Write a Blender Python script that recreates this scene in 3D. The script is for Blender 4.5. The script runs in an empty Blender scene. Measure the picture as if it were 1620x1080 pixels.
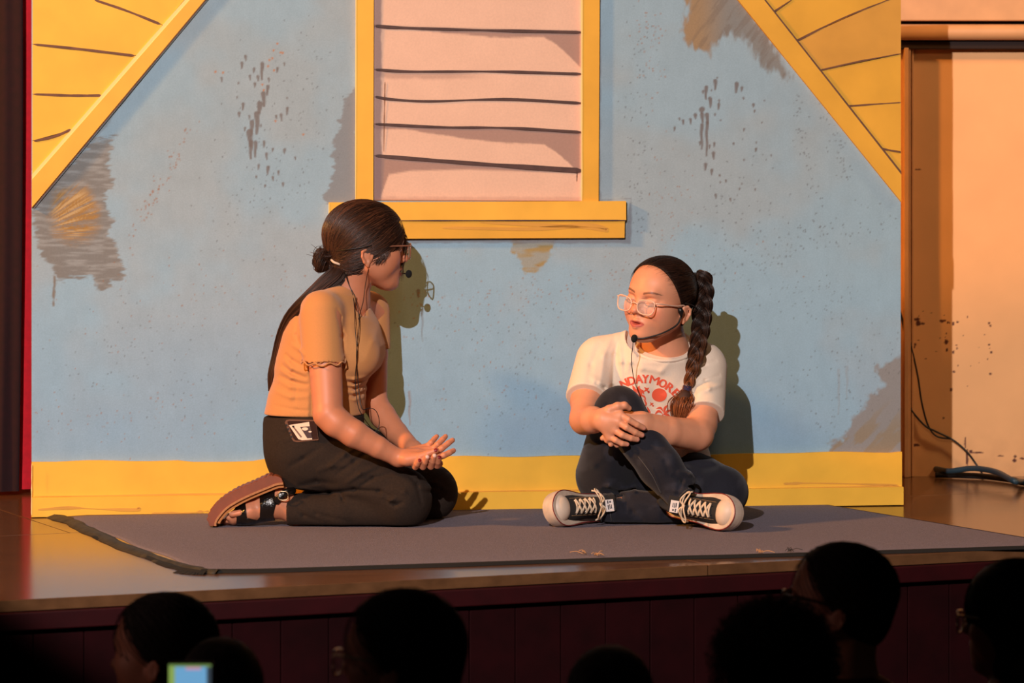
import bpy, math, random
import numpy as np
from mathutils import Matrix, Vector
from mathutils.bvhtree import BVHTree
rng = np.random.default_rng(7)
random.seed(7)
SC = bpy.context.scene
COL = SC.collection

# ------------------------------------------------------------------ camera, world, lights, exposure
FPX = 6000.0          # focal length in pixels of a 1620 px wide frame
CAMZ = 1.0            # camera height over the stage floor (stage floor is z = 0)
cam_d = bpy.data.cameras.new('camera')
cam_d.sensor_width = 36.0
cam_d.lens = 36.0 * FPX / 1620.0
cam_d.shift_y = -330.0 / 1620.0
cam_d.clip_end = 60
cam_d.dof.use_dof = True
cam_d.dof.focus_distance = 9.65
cam_d.dof.aperture_fstop = 5.6
cam = bpy.data.objects.new('camera', cam_d)
COL.objects.link(cam)
cam.location = (0, 0, CAMZ)
cam.rotation_euler = (math.pi / 2, 0, 0)
SC.camera = cam

world = bpy.data.worlds.new('world'); SC.world = world
world.use_nodes = True
world.node_tree.nodes['Background'].inputs[0].default_value = (0.9, 0.75, 0.6, 1)
world.node_tree.nodes['Background'].inputs[1].default_value = 0.006

def lamp(name, kind, loc, target, energy, color, **kw):
    d = bpy.data.lights.new(name, kind)
    d.energy = energy; d.color = color
    for k, v in kw.items(): setattr(d, k, v)
    o = bpy.data.objects.new(name, d); COL.objects.link(o)
    o.location = loc
    o.rotation_euler = (Vector(target) - Vector(loc)).to_track_quat('-Z', 'Y').to_euler()
    return o
# key spotlight from the back of the hall, a little to the left
lamp('key_spotlight', 'SPOT', (-1.55, 0.9, 3.75), (0.04, 10.0, 0.79), 2900, (1.0, 0.90, 0.88),
     spot_size=math.radians(23.2), spot_blend=0.12, shadow_soft_size=0.03)
# broad amber lamp, far to the left of the stage
lamp('amber_spotlight', 'SPOT', (-8.2, 6.2, 5.0), (0.0, 10.0, 0.6), 3900, (1.0, 0.43, 0.09),
     spot_size=math.radians(30), spot_blend=0.2, shadow_soft_size=0.35)
# dim amber lamp high over the front: fills the shadows
lamp('fill_spotlight', 'SPOT', (0.6, 1.5, 4.6), (0.3, 10.1, 0.8), 260, (1.0, 0.62, 0.30),
     spot_size=math.radians(22), spot_blend=0.3, shadow_soft_size=0.5)

# dim light added out of view at the left, to bring up the audience faces
lamp('audience_fill', 'SPOT', (-2.5, 6.55, 0.55), (0.6, 6.90, 0.02), 15.0, (1.0, 0.55, 0.45),
     spot_size=math.radians(26), spot_blend=0.6, shadow_soft_size=0.12)
# amber fill added off frame at the right, brightens the back wall and floor
lamp('wing_fill', 'SPOT', (3.1, 9.7, 2.5), (1.25, 11.05, 0.55), 120, (1.0, 0.66, 0.36),
     spot_size=math.radians(44), spot_blend=0.6, shadow_soft_size=0.2)

SC.view_settings.view_transform = 'Standard'
SC.view_settings.look = 'None'
SC.view_settings.exposure = 0.06
SC.view_settings.gamma = 1.0
SC.view_settings.use_curve_mapping = False

# ------------------------------------------------------------------ helpers
def W(px, py, Y):
    """point at depth Y seen at pixel (px, py) of the photograph"""
    return np.array([(px - 810.0) * Y / FPX, Y, CAMZ - (py - 210.0) * Y / FPX])
def srgb(r, g, b):
    f = lambda c: (c / 255.0) / 12.92 if c / 255.0 <= 0.04045 else ((c / 255.0 + 0.055) / 1.055) ** 2.4
    return np.array([f(r), f(g), f(b)])
def smooth(e0, e1, x):
    t = np.clip((x - e0) / (e1 - e0), 0, 1)
    return t * t * (3 - 2 * t)

def mat(name, color=(0.5, 0.5, 0.5), rough=0.6, attr=False, noise=0.0, nscale=30.0, bump=0.0, bscale=200.0,
        metal=0.0, spec=0.5, sss=0.0, coat=0.0, emit=None, estr=1.0, alpha=1.0, trans=0.0, sheen=0.0, bdist=0.002, stretch=None, detail=4.0):
    m = bpy.data.materials.new(name); m.use_nodes = True
    nt = m.node_tree; b = nt.nodes['Principled BSDF']
    b.inputs['Roughness'].default_value = rough
    b.inputs['Metallic'].default_value = metal
    b.inputs['Specular IOR Level'].default_value = spec
    b.inputs['Coat Weight'].default_value = coat
    b.inputs['Sheen Weight'].default_value = sheen
    b.inputs['Transmission Weight'].default_value = trans
    if sss > 0:
        b.inputs['Subsurface Weight'].default_value = sss
        b.inputs['Subsurface Radius'].default_value = (0.011, 0.004, 0.002)
        b.inputs['Subsurface Scale'].default_value = 1.0
    color = tuple(color)[:3] + (1,)
    b.inputs['Base Color'].default_value = color
    src = None
    if attr:
        a = nt.nodes.new('ShaderNodeAttribute'); a.attribute_name = 'Col'
        src = a.outputs['Color']
    co = nt.nodes.new('ShaderNodeTexCoord').outputs['Object']
    if stretch is not None:
        mp = nt.nodes.new('ShaderNodeMapping'); mp.inputs['Scale'].default_value = stretch
        nt.links.new(co, mp.inputs['Vector']); co = mp.outputs['Vector']
    if noise > 0:
        n = nt.nodes.new('ShaderNodeTexNoise'); n.inputs['Scale'].default_value = nscale
        n.inputs['Detail'].default_value = detail
        nt.links.new(co, n.inputs['Vector'])
        r = nt.nodes.new('ShaderNodeMapRange')
        r.inputs['From Min'].default_value = 0.3; r.inputs['From Max'].default_value = 0.7
        r.inputs['To Min'].default_value = 1 - noise; r.inputs['To Max'].default_value = 1 + noise
        nt.links.new(n.outputs['Fac'], r.inputs['Value'])
        v = nt.nodes.new('ShaderNodeVectorMath'); v.operation = 'SCALE'
        if src is not None: nt.links.new(src, v.inputs[0])
        else: v.inputs[0].default_value = color[:3]
        nt.links.new(r.outputs['Result'], v.inputs['Scale'])
        src = v.outputs['Vector']
    if src is not None: nt.links.new(src, b.inputs['Base Color'])
    if bump > 0:
        n = nt.nodes.new('ShaderNodeTexNoise'); n.inputs['Scale'].default_value = bscale
        n.inputs['Detail'].default_value = 3.0
        nt.links.new(co, n.inputs['Vector'])
        bp = nt.nodes.new('ShaderNodeBump'); bp.inputs['Strength'].default_value = bump
        bp.inputs['Distance'].default_value = bdist
        nt.links.new(n.outputs['Fac'], bp.inputs['Height'])
        nt.links.new(bp.outputs['Normal'], b.inputs['Normal'])
    if emit is not None:
        b.inputs['Emission Color'].default_value = tuple(emit) + (1,)
        b.inputs['Emission Strength'].default_value = estr
    return m

def thing(name, label, cat, loc, group=None, kind=None):
    o = bpy.data.objects.new(name, None); COL.objects.link(o)
    o.location = tuple(float(v) for v in loc); o.empty_display_size = 0.1
    if label: o['label'] = label
    if cat: o['category'] = cat
    if group: o['group'] = group
    if kind: o['kind'] = kind
    o['_l'] = [float(v) for v in loc]
    return o
def base_of(o):
    while o is not None:
        if '_l' in o: return np.array(list(o['_l']))
        o = o.parent
    return np.zeros(3)
def mesh_obj(name, V, F, m, parent=None, col=None, shade=True, label=None, kind=None):
    """V in world coordinates; F a list of faces or an (n,3|4) array"""
    V = np.asarray(V, dtype=np.float64)
    loc = base_of(parent)
    me = bpy.data.meshes.new(name)
    L = V - loc
    if isinstance(F, np.ndarray):
        n, k = F.shape
        me.vertices.add(len(L)); me.vertices.foreach_set('co', L.astype(np.float32).ravel())
        me.loops.add(n * k); me.loops.foreach_set('vertex_index', F.astype(np.int32).ravel())
        me.polygons.add(n)
        me.polygons.foreach_set('loop_start', np.arange(0, n * k, k, dtype=np.int32))
        me.update(calc_edges=True)
    else:
        me.from_pydata([tuple(v) for v in L], [], [tuple(int(i) for i in f) for f in F])
        me.update()
    if shade: me.polygons.foreach_set('use_smooth', [True] * len(me.polygons))
    if col is not None:
        a = me.attributes.new('Col', 'FLOAT_COLOR', 'POINT')
        c = np.ones((len(L), 4), dtype=np.float32); c[:, :3] = col
        a.data.foreach_set('color', c.ravel())
    me.materials.append(m)
    o = bpy.data.objects.new(name, me); COL.objects.link(o)
    if parent is not None: o.parent = parent
    if label: o['label'] = label
    if kind: o['kind'] = kind
    return o
def join(parts):
    V = []; F = []; n = 0
    for v, f in parts:
        V.append(np.asarray(v, float)); F += [tuple(i + n for i in q) for q in f]; n += len(v)
    return np.concatenate(V), F
def box(c, half, R=None, bev=0.0):
    """box, optionally bevelled by chamfering (24 vertices)"""
    R = np.eye(3) if R is None else np.asarray(R)
    c = np.asarray(c, float); h = np.asarray(half, float)
    if bev <= 0:
        V = np.array([[x, y, z] for x in (-1, 1) for y in (-1, 1) for z in (-1, 1)]) * h
        F = [(0, 1, 3, 2), (4, 6, 7, 5), (0, 4, 5, 1), (2, 3, 7, 6), (0, 2, 6, 4), (1, 5, 7, 3)]
        return V @ R.T + c, F
    import bmesh
    bm = bmesh.new(); bmesh.ops.create_cube(bm, size=2)
    for v in bm.verts: v.co = Vector((v.co.x * h[0], v.co.y * h[1], v.co.z * h[2]))
    bmesh.ops.bevel(bm, geom=list(bm.edges), offset=bev, segments=2, affect='EDGES', profile=0.5)
    bm.verts.index_update()
    V = np.array([v.co[:] for v in bm.verts]); F = [tuple(v.index for v in f.verts) for f in bm.faces]
    bm.free()
    return V @ R.T + c, F
def prism(poly_front, poly_back):
    """two matching 3D polygons -> closed prism"""
    n = len(poly_front)
    V = np.concatenate([poly_front, poly_back])
    F = [tuple(range(n)), tuple(reversed(range(n, 2 * n)))]
    for i in range(n):
        j = (i + 1) % n
        F.append((i, i + n, j + n, j))
    return V, F
def spline(P, n):
    """Catmull-Rom through P, n points"""
    P = np.asarray(P, float)
    if len(P) == 2: return P[0] + (P[1] - P[0]) * np.linspace(0, 1, n)[:, None]
    Q = np.concatenate([[2 * P[0] - P[1]], P, [2 * P[-1] - P[-2]]])
    t = np.linspace(0, len(P) - 1 - 1e-9, n); i = t.astype(int); u = (t - i)[:, None]
    a, b, c, d = Q[i], Q[i + 1], Q[i + 2], Q[i + 3]
    return 0.5 * ((2 * b) + (-a + c) * u + (2 * a - 5 * b + 4 * c - d) * u ** 2 + (-a + 3 * b - 3 * c + d) * u ** 3)
def frames(P):
    T = np.gradient(P, axis=0); T /= np.linalg.norm(T, axis=1)[:, None] + 1e-12
    ref = np.array([0, 0, 1.0]) if abs(T[0][2]) < 0.9 else np.array([1.0, 0, 0])
    N = np.zeros_like(P); n = np.cross(T[0], ref); n /= np.linalg.norm(n)
    for i in range(len(P)):
        n = n - T[i] * np.dot(n, T[i]); n /= np.linalg.norm(n) + 1e-12; N[i] = n
    return T, N, np.cross(T, N)
def tube(P, r, sides=8, flat=None):
    """tube along points P with radius r (scalar or array); flat=(vector, factor) squashes along vector"""
    P = np.asarray(P, float); r = np.broadcast_to(np.asarray(r, float), (len(P),))
    T, N, B = frames(P)
    a = np.arange(sides) * 2 * math.pi / sides
    off = (N[:, None, :] * np.cos(a)[None, :, None] + B[:, None, :] * np.sin(a)[None, :, None]) * r[:, None, None]
    if flat is not None:
        f = np.asarray(flat[0], float); f = f / np.linalg.norm(f)
        off = off - (off @ f)[..., None] * f * (1 - flat[1])
    V = (P[:, None, :] + off).reshape(-1, 3)
    F = []
    for i in range(len(P) - 1):
        for j in range(sides):
            k = (j + 1) % sides
            F.append((i * sides + j, i * sides + k, (i + 1) * sides + k, (i + 1) * sides + j))
    F.append(tuple(reversed(range(sides)))); F.append(tuple((len(P) - 1) * sides + j for j in range(sides)))
    return V, F
def ball(c, r, seg=12, rings=8, R=None):
    r = np.broadcast_to(np.asarray(r, float), (3,))
    V = [(0, 0, 1)]; F = []
    for i in range(1, rings):
        t = math.pi * i / rings
        for j in range(seg):
            p = 2 * math.pi * j / seg; V.append((math.sin(t) * math.cos(p), math.sin(t) * math.sin(p), math.cos(t)))
    V.append((0, 0, -1))
    for j in range(seg):
        k = (j + 1) % seg
        F.append((0, 1 + j, 1 + k))
        for i in range(rings - 2):
            F.append((1 + i * seg + j, 1 + (i + 1) * seg + j, 1 + (i + 1) * seg + k, 1 + i * seg + k))
        F.append((1 + (rings - 2) * seg + j, len(V) - 1, 1 + (rings - 2) * seg + k))
    V = np.array(V) * r
    if R is not None: V = V @ np.asarray(R).T
    return V + np.asarray(c), F
def many_tubes(paths, radii, sides=3):
    """paths (n, m, 3), radii (n, m): thin strands in one mesh, as arrays"""
    n, m, _ = paths.shape
    T = np.gradient(paths, axis=1); T /= np.linalg.norm(T, axis=2, keepdims=True) + 1e-12
    ref = np.array([0.31, 0.52, 0.79]); N = np.cross(T, ref); N /= np.linalg.norm(N, axis=2, keepdims=True) + 1e-12
    B = np.cross(T, N)
    a = np.arange(sides) * 2 * math.pi / sides
    V = paths[:, :, None, :] + (N[:, :, None, :] * np.cos(a)[None, None, :, None] + B[:, :, None, :] * np.sin(a)[None, None, :, None]) * radii[:, :, None, None]
    V = V.reshape(-1, 3)
    i = np.arange(m - 1); j = np.arange(sides); k = (j + 1) % sides
    q = np.stack([i[:, None] * sides + j, i[:, None] * sides + k, (i[:, None] + 1) * sides + k, (i[:, None] + 1) * sides + j], -1).reshape(-1, 4)
    F = (q[None] + (np.arange(n) * m * sides)[:, None, None]).reshape(-1, 4)
    return V, F
def vnoise(p, seed=0):
    """2D value noise, p (n,2)"""
    g = np.random.default_rng(seed).random((256, 256))
    i = np.floor(p).astype(int); f = p - i; f = f * f * (3 - 2 * f)
    a = g[i[:, 0] % 256, i[:, 1] % 256]; b = g[(i[:, 0] + 1) % 256, i[:, 1] % 256]
    c = g[i[:, 0] % 256, (i[:, 1] + 1) % 256]; d = g[(i[:, 0] + 1) % 256, (i[:, 1] + 1) % 256]
    return (a * (1 - f[:, 0]) + b * f[:, 0]) * (1 - f[:, 1]) + (c * (1 - f[:, 0]) + d * f[:, 0]) * f[:, 1]
def fbm(p, seed=0, o=4):
    s = 0; w = 0.5; t = 0
    for k in range(o):
        s = s + w * vnoise(p * 2 ** k + 17.3 * k, seed + k); t += w; w *= 0.5
    return s / t
def polysd(p, poly):
    """signed distance (negative inside) of 2D points to a polygon"""
    poly = np.asarray(poly, float); n = len(poly)
    d = np.full(len(p), 1e9); ins = np.zeros(len(p), bool)
    for i in range(n):
        a = poly[i]; b = poly[(i + 1) % n]; e = b - a; w = p - a
        t = np.clip((w @ e) / (e @ e + 1e-12), 0, 1)
        d = np.minimum(d, np.linalg.norm(w - t[:, None] * e, axis=1))
        c = ((a[1] > p[:, 1]) != (b[1] > p[:, 1])) & (p[:, 0] < (b[0] - a[0]) * (p[:, 1] - a[1]) / (b[1] - a[1] + 1e-12) + a[0])
        ins ^= c
    return np.where(ins, -d, d)

# ------------------------------------------------------------------ implicit surfaces
class Sdf:
    """smooth unions of round shapes, meshed with surface nets"""
    def __init__(s): s.ops = []
    def add(s, prim, k=0.01, op='add'): s.ops.append((op, prim, k)); return s
    def sub(s, prim, k=0.004): return s.add(prim, k, 'sub')
    def cut(s, prim, k=0.002): return s.add(prim, k, 'int')
    def disp(s, f): s.ops.append(('disp', (f, None, None), 0)); return s
    def ev(s, P, c=None, rad=None):
        d = np.full(len(P), 0.5)
        for op, (f, pc, pr), k in s.ops:
            if c is not None and pc is not None:
                if np.linalg.norm(np.asarray(pc) - c) > pr + rad + k + 0.012:
                    if op in ('add', 'sub'): continue
            if op == 'disp': d = d - f(P); continue
            e = f(P)
            if op == 'add':
                h = np.clip(0.5 + 0.5 * (d - e) / k, 0, 1); d = d * (1 - h) + e * h - k * h * (1 - h)
            else:
                if op == 'sub': e = -e
                h = np.clip(0.5 - 0.5 * (d - e) / k, 0, 1); d = d * (1 - h) + e * h + k * h * (1 - h)
        return d
    def mesh(s, lo, hi, v):
        B = 16
        lo = np.asarray(lo, float); hi = np.asarray(hi, float)
        nb = np.ceil((hi - lo) / (v * B)).astype(int)
        n = nb * B
        G = np.ones(n, np.float32)
        idx = np.stack(np.meshgrid(*[np.arange(k) for k in nb], indexing='ij'), -1).reshape(-1, 3)
        cen = lo + (idx * B + (B - 1) / 2) * v
        dc = s.ev(cen)
        rad = B * v * 0.5 * 1.75
        loc = np.stack(np.meshgrid(*[np.arange(B)] * 3, indexing='ij'), -1).reshape(-1, 3) * v
        for (i, j, k), c, d in zip(idx, cen, dc):
            sl = (slice(i * B, i * B + B), slice(j * B, j * B + B), slice(k * B, k * B + B))
            if abs(d) > rad * 1.5 + 0.006: G[sl] = d; continue
            G[sl] = s.ev(loc + lo + np.array([i, j, k]) * B * v, c, rad).reshape(B, B, B)
        return nets(G, lo, v)
def nets(G, lo, v):
    S = G < 0
    nx, ny, nz = [k - 1 for k in G.shape]
    cnt = np.zeros((nx, ny, nz), np.uint8)
    for a in (0, 1):
        for b in (0, 1):
            for c in (0, 1): cnt += S[a:a + nx, b:b + ny, c:c + nz]
    cells = np.argwhere((cnt > 0) & (cnt < 8))
    ident = np.full((nx, ny, nz), -1, np.int32)
    ident[cells[:, 0], cells[:, 1], cells[:, 2]] = np.arange(len(cells))
    acc = np.zeros((len(cells), 3)); num = np.zeros(len(cells))
    cor = [(a, b, c) for a in (0, 1) for b in (0, 1) for c in (0, 1)]
    val = {q: G[cells[:, 0] + q[0], cells[:, 1] + q[1], cells[:, 2] + q[2]].astype(float) for q in cor}
    for q in cor:
        for ax in range(3):
            if q[ax]: continue
            r = list(q); r[ax] = 1; r = tuple(r)
            m = (val[q] < 0) != (val[r] < 0)
            t = val[q][m] / (val[q][m] - val[r][m])
            p = np.tile(np.array(q, float), (m.sum(), 1)); p[:, ax] = t
            acc[m] += p; num[m] += 1
    V = lo + (cells + acc / num[:, None]) * v
    F = []
    for ax in range(3):
        u, w = [(1, 2), (2, 0), (0, 1)][ax]
        sl0 = [slice(None)] * 3; sl1 = [slice(None)] * 3
        sl0[ax] = slice(0, -1); sl1[ax] = slice(1, None)
        A = S[tuple(sl0)]; Bm = S[tuple(sl1)]
        e = np.argwhere(A != Bm)
        e = e[(e[:, u] > 0) & (e[:, w] > 0) & (e[:, u] < G.shape[u] - 1) & (e[:, w] < G.shape[w] - 1)]
        inside0 = S[e[:, 0], e[:, 1], e[:, 2]]
        def idd(du, dw):
            q = e.copy(); q[:, u] += du; q[:, w] += dw
            return ident[q[:, 0], q[:, 1], q[:, 2]]
        quad = np.stack([idd(-1, -1), idd(0, -1), idd(0, 0), idd(-1, 0)], 1)
        quad[~inside0] = quad[~inside0][:, ::-1]
        F.append(quad)
    return V, np.concatenate(F)
def rc(a, b, ra, rb, flat=None):
    a = np.asarray(a, float); b = np.asarray(b, float); ba = b - a; L = float(ba @ ba) + 1e-12
    fn = None
    if flat is not None:
        fn = np.asarray(flat[0], float); fn = fn / np.linalg.norm(fn); fs = 1 / flat[1] - 1
    def f(P):
        w = P - a; t = np.clip((w @ ba) / L, 0, 1); q = w - t[:, None] * ba
        if fn is not None: q = q + (q @ fn)[:, None] * fn * fs
        return np.sqrt((q * q).sum(1)) - (ra + (rb - ra) * t)
    return f, (a + b) / 2, math.sqrt(L) / 2 + max(ra, rb)
def el(c, r, M=None):
    c = np.asarray(c, float); r = np.broadcast_to(np.asarray(r, float), (3,)).copy()
    def f(P):
        q = P - c
        if M is not None: q = q @ M
        k0 = np.sqrt(((q / r) ** 2).sum(1)); k1 = np.sqrt(((q / r ** 2) ** 2).sum(1)) + 1e-9
        return k0 * (k0 - 1) / k1
    return f, c, float(max(r))
def bx(c, h, rr=0.004, M=None):
    c = np.asarray(c, float); h = np.asarray(h, float)
    def f(P):
        q = P - c
        if M is not None: q = q @ M
        q = np.abs(q) - h + rr
        return np.sqrt((np.maximum(q, 0) ** 2).sum(1)) + np.minimum(q.max(1), 0) - rr
    return f, c, float(np.linalg.norm(h))
def plane(p, n):
    p = np.asarray(p, float); n = np.asarray(n, float); n = n / np.linalg.norm(n)
    return (lambda P: (P - p) @ n), None, None
def loft(rows, yaw=0.0, e=2.0, cap=True):
    """rows: (z, cx, cy, a, b) horizontal elliptical slices"""
    R = np.array(sorted(rows), float); z = R[:, 0]
    ca, sa = math.cos(yaw), math.sin(yaw)
    def f(P):
        i = lambda k: np.interp(P[:, 2], z, R[:, k])
        x = P[:, 0] - i(1); y = P[:, 1] - i(2); a = i(3); b = i(4)
        u = x * ca + y * sa; w = -x * sa + y * ca
        k = (np.abs(u / a) ** e + np.abs(w / b) ** e) ** (1 / e)
        d = (k - 1) * np.minimum(a, b)
        if cap: d = np.maximum(d, np.maximum(P[:, 2] - z[-1], z[0] - P[:, 2]))
        return d
    c = np.array([R[:, 1].mean(), R[:, 2].mean(), (z[0] + z[-1]) / 2])
    return f, c, float((z[-1] - z[0]) / 2 + R[:, 3:].max() + np.abs(R[:, 1] - c[0]).max() + np.abs(R[:, 2] - c[1]).max())
def slab(poly_px, Yr, y0, y1):
    """extrusion along depth of a polygon given in photograph pixels at depth Yr"""
    Q = np.array([W(x, y, Yr)[[0, 2]] for x, y in poly_px])
    c = np.array([Q[:, 0].mean(), (y0 + y1) / 2, Q[:, 1].mean()])
    def f(P):
        return np.maximum(polysd(P[:, [0, 2]], Q), np.maximum(P[:, 1] - y1, y0 - P[:, 1]))
    return f, c, float(np.linalg.norm(Q - c[[0, 2]], axis=1).max() + (y1 - y0) / 2)
def folds(lst, Yr):
    """ridges (amp > 0) and creases (amp < 0) along polylines given in pixels; amp and width in metres"""
    segs = []
    for pts, amp, w in lst:
        q = np.array([W(x, y, Yr)[[0, 2]] for x, y in pts])
        for i in range(len(q) - 1): segs.append((q[i], q[i + 1], amp, w, i, len(q) - 1))
    def f(P):
        p = P[:, [0, 2]]; out = np.zeros(len(P))
        best = {}
        for a, b, amp, w, i, n in segs:
            if (np.minimum(a, b) - 3 * w > p.max(0)).any() or (np.maximum(a, b) + 3 * w < p.min(0)).any(): continue
            e = b - a; t = np.clip(((p - a) @ e) / (e @ e), 0, 1)
            d2 = ((p - a - t[:, None] * e) ** 2).sum(1)
            s = (i + t) / n
            out += amp * np.exp(-d2 / w ** 2) * np.sqrt(np.clip(4 * s * (1 - s), 0.0, 1)) / (1 + 0.0 * d2)
        return out
    return f
# ------------------------------------------------------------------ the stage
E = np.array([0.9169, 0.3991, 0.0]); NB = np.array([-0.3991, 0.9169, 0.0])   # along the stage edge / towards the back
EDGE = np.array([-1.0946, 8.108, 0.0])
wood_m = mat('varnished_plywood', srgb(98, 66, 42), rough=0.17, noise=0.22, nscale=5.0, stretch=(1.2, 9, 6), bump=0.05, bscale=14, spec=0.5, detail=6)
ang = math.atan2(E[1], E[0])
fascia_m = mat('maroon_painted_boards', srgb(30, 2, 4), rough=0.8, spec=0.1, noise=0.25, nscale=14)
hall_m = mat('dark_hall_carpet', srgb(30, 16, 16), rough=0.95, noise=0.2, nscale=60)
def oriented_box(center, half, bev=0.0):
    R = np.stack([E, NB, np.array([0, 0, 1.0])], 1)
    return box(center, half, R, bev)

stage = thing('stage_platform', None, None, EDGE + np.array([0, 0, -1.0]), kind='structure')
def floor_sheet(s0, s1, t0, t1, ztop=0.0):
    c = EDGE + E * (s0 + s1) / 2 + NB * (t0 + t1) / 2 + np.array([0, 0, ztop - 0.0125])
    v, f = oriented_box(c, ((s1 - s0) / 2 - 0.0012, (t1 - t0) / 2 - 0.0016, 0.0125), 0.0012)
    o = mesh_obj('floor_panel', v, f, wood_m, stage, shade=False)
# the seam behind the flat lies 1.27 m behind the edge; sheets are 2.4 m long
SEAM = float((W(1432, 785, 10.435) - EDGE) @ NB)
for s0 in (-2.6, -0.75, 1.69):
    s1 = {-2.6: -0.75, -0.75: 1.69, 1.69: 4.1}[s0]
    floor_sheet(s0, s1, 0.0, SEAM)
for s0, s1 in ((-2.6, -1.9), (-1.9, 0.54), (0.54, 4.1)):
    floor_sheet(s0, s1, SEAM, SEAM + 1.22)
    floor_sheet(s0, s1, SEAM + 1.22, SEAM + 2.44)
# lip and fascia boards
lipc = EDGE + E * 0.75 + NB * 0.006 + np.array([0, 0, -0.046])
v, f = oriented_box(lipc, (3.3, 0.016, 0.0195), 0.003)
mesh_obj('edge_trim', v, f, mat('maroon_edge_paint', srgb(44, 3, 6), rough=0.6, spec=0.2, noise=0.2, nscale=14), stage, shade=False)
bw = 0.113
for i in range(44):
    c = EDGE + E * (-1.9 + bw * i) + NB * 0.022 + np.array([0, 0, -0.53])
    v, f = oriented_box(c, (bw / 2 - 0.0012, 0.010, 0.465), 0.0015)
    mesh_obj('fascia_board', v, f, fascia_m, stage, shade=False)
v, f = oriented_box(EDGE + E * 0.75 + NB * 0.045 + np.array([0, 0, -0.53]), (3.3, 0.008, 0.46))
mesh_obj('backing_panel', v, f, mat('black_backing', (0.004, 0.003, 0.003), 0.9), stage, shade=False)
v, f = oriented_box(EDGE + E * 0.75 + NB * 1.9 + np.array([0, 0, -0.515]), (3.3, 1.83, 0.483))
mesh_obj('platform_core', v, f, mat('dark_core', (0.01, 0.008, 0.007), 0.9), stage, shade=False)

v, f = box((0.5, 6.5, -1.03), (4.5, 6.6, 0.03))
o = mesh_obj('floor', v, f, hall_m, None, shade=False, kind='structure')

# ------------------------------------------------------------------ back wall on the right, with rail and mouldings
YB = 11.05
def wx(px, Y=YB): return (px - 810) * Y / FPX
def wz(py, Y=YB): return CAMZ - (py - 210) * Y / FPX
x0, x1, z0, z1 = wx(1290), wx(1990), 0.0, 2.3
nx, nz = 420, 620
gx, gz = np.meshgrid(np.linspace(x0, x1, nx), np.linspace(z0, 1.45, nz), indexing='ij')
P2 = np.stack([gx.ravel() * FPX / YB + 810, 210 - (gz.ravel() - CAMZ) * FPX / YB], 1)
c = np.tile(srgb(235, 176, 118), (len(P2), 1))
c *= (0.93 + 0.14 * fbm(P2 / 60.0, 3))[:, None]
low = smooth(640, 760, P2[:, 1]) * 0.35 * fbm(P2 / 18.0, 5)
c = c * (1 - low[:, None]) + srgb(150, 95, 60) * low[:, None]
brn = srgb(86, 36, 22)
r2 = np.random.default_rng(5)
m = np.zeros(len(P2))
def chip(x, y, rx, ry):
    global m
    d = np.sqrt(((P2[:, 0] - x) / rx) ** 2 + ((P2[:, 1] - y) / ry) ** 2) + 0.9 * (fbm(P2 / 3.0, 9) - 0.5)
    m = np.maximum(m, 1 - smooth(0.75, 1.15, d))
for x, y, a, b in ((1450, 505, 5, 3), (1452, 511, 4, 5), (1442, 507, 3, 4), (1460, 512, 3, 2), (1490, 508, 4, 3), (1494, 507, 3, 2), (1499, 510, 2, 2),
                   (1497, 541, 3, 4), (1498, 553, 2, 3), (1508, 557, 2, 3), (1508, 512, 2, 3), (1514, 551, 1.5, 2), (1448, 545, 2, 2), (1446, 549, 2, 2), (1515, 509, 2, 2),
                   (1509, 588, 2, 2), (1565, 511, 2, 2), (1567, 515, 2, 2), (1565, 545, 2, 2), (1568, 557, 2, 2), (1566, 551, 1, 1), (1567, 591, 2, 2), (1505, 616, 2, 3), (1513, 546, 1.5, 1),
                   (1450, 704, 5, 2.5), (1545, 716, 12, 1.4), (1536, 714, 3, 3), (1583, 721, 5, 1.2), (1605, 728, 3, 3), (1617, 725, 4, 1.5), (1527, 700, 1.5, 9), (1530, 725, 2, 14), (1606, 722, 2, 2), (1493, 661, 1.5, 2),
                   (1452, 268, 5, 1)):
    chip(x, y, a, b)
for i in range(26):
    chip(r2.normal(1497, 45), r2.normal(545, 40), r2.uniform(.6, 1.4), r2.uniform(.6, 1.6))
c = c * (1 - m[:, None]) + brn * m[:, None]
V = np.stack([gx.ravel(), np.full(gx.size, YB), gz.ravel()], 1)
ii = np.arange(nx * nz).reshape(nx, nz)
F = np.stack([ii[:-1, :-1], ii[1:, :-1], ii[1:, 1:], ii[:-1, 1:]], -1).reshape(-1, 4)
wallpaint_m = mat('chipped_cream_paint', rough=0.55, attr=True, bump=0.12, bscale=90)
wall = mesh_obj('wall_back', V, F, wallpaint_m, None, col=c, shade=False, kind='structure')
plain_m = mat('cream_paint', srgb(214, 160, 112), rough=0.5, noise=0.08, nscale=12)
v, f = box(((x0 + x1) / 2 - 3.0, YB + 0.05, 1.15), (4.4, 0.045, 1.15))
mesh_obj('wall_back.001', v, f, plain_m, None, shade=False, kind='structure')
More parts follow.
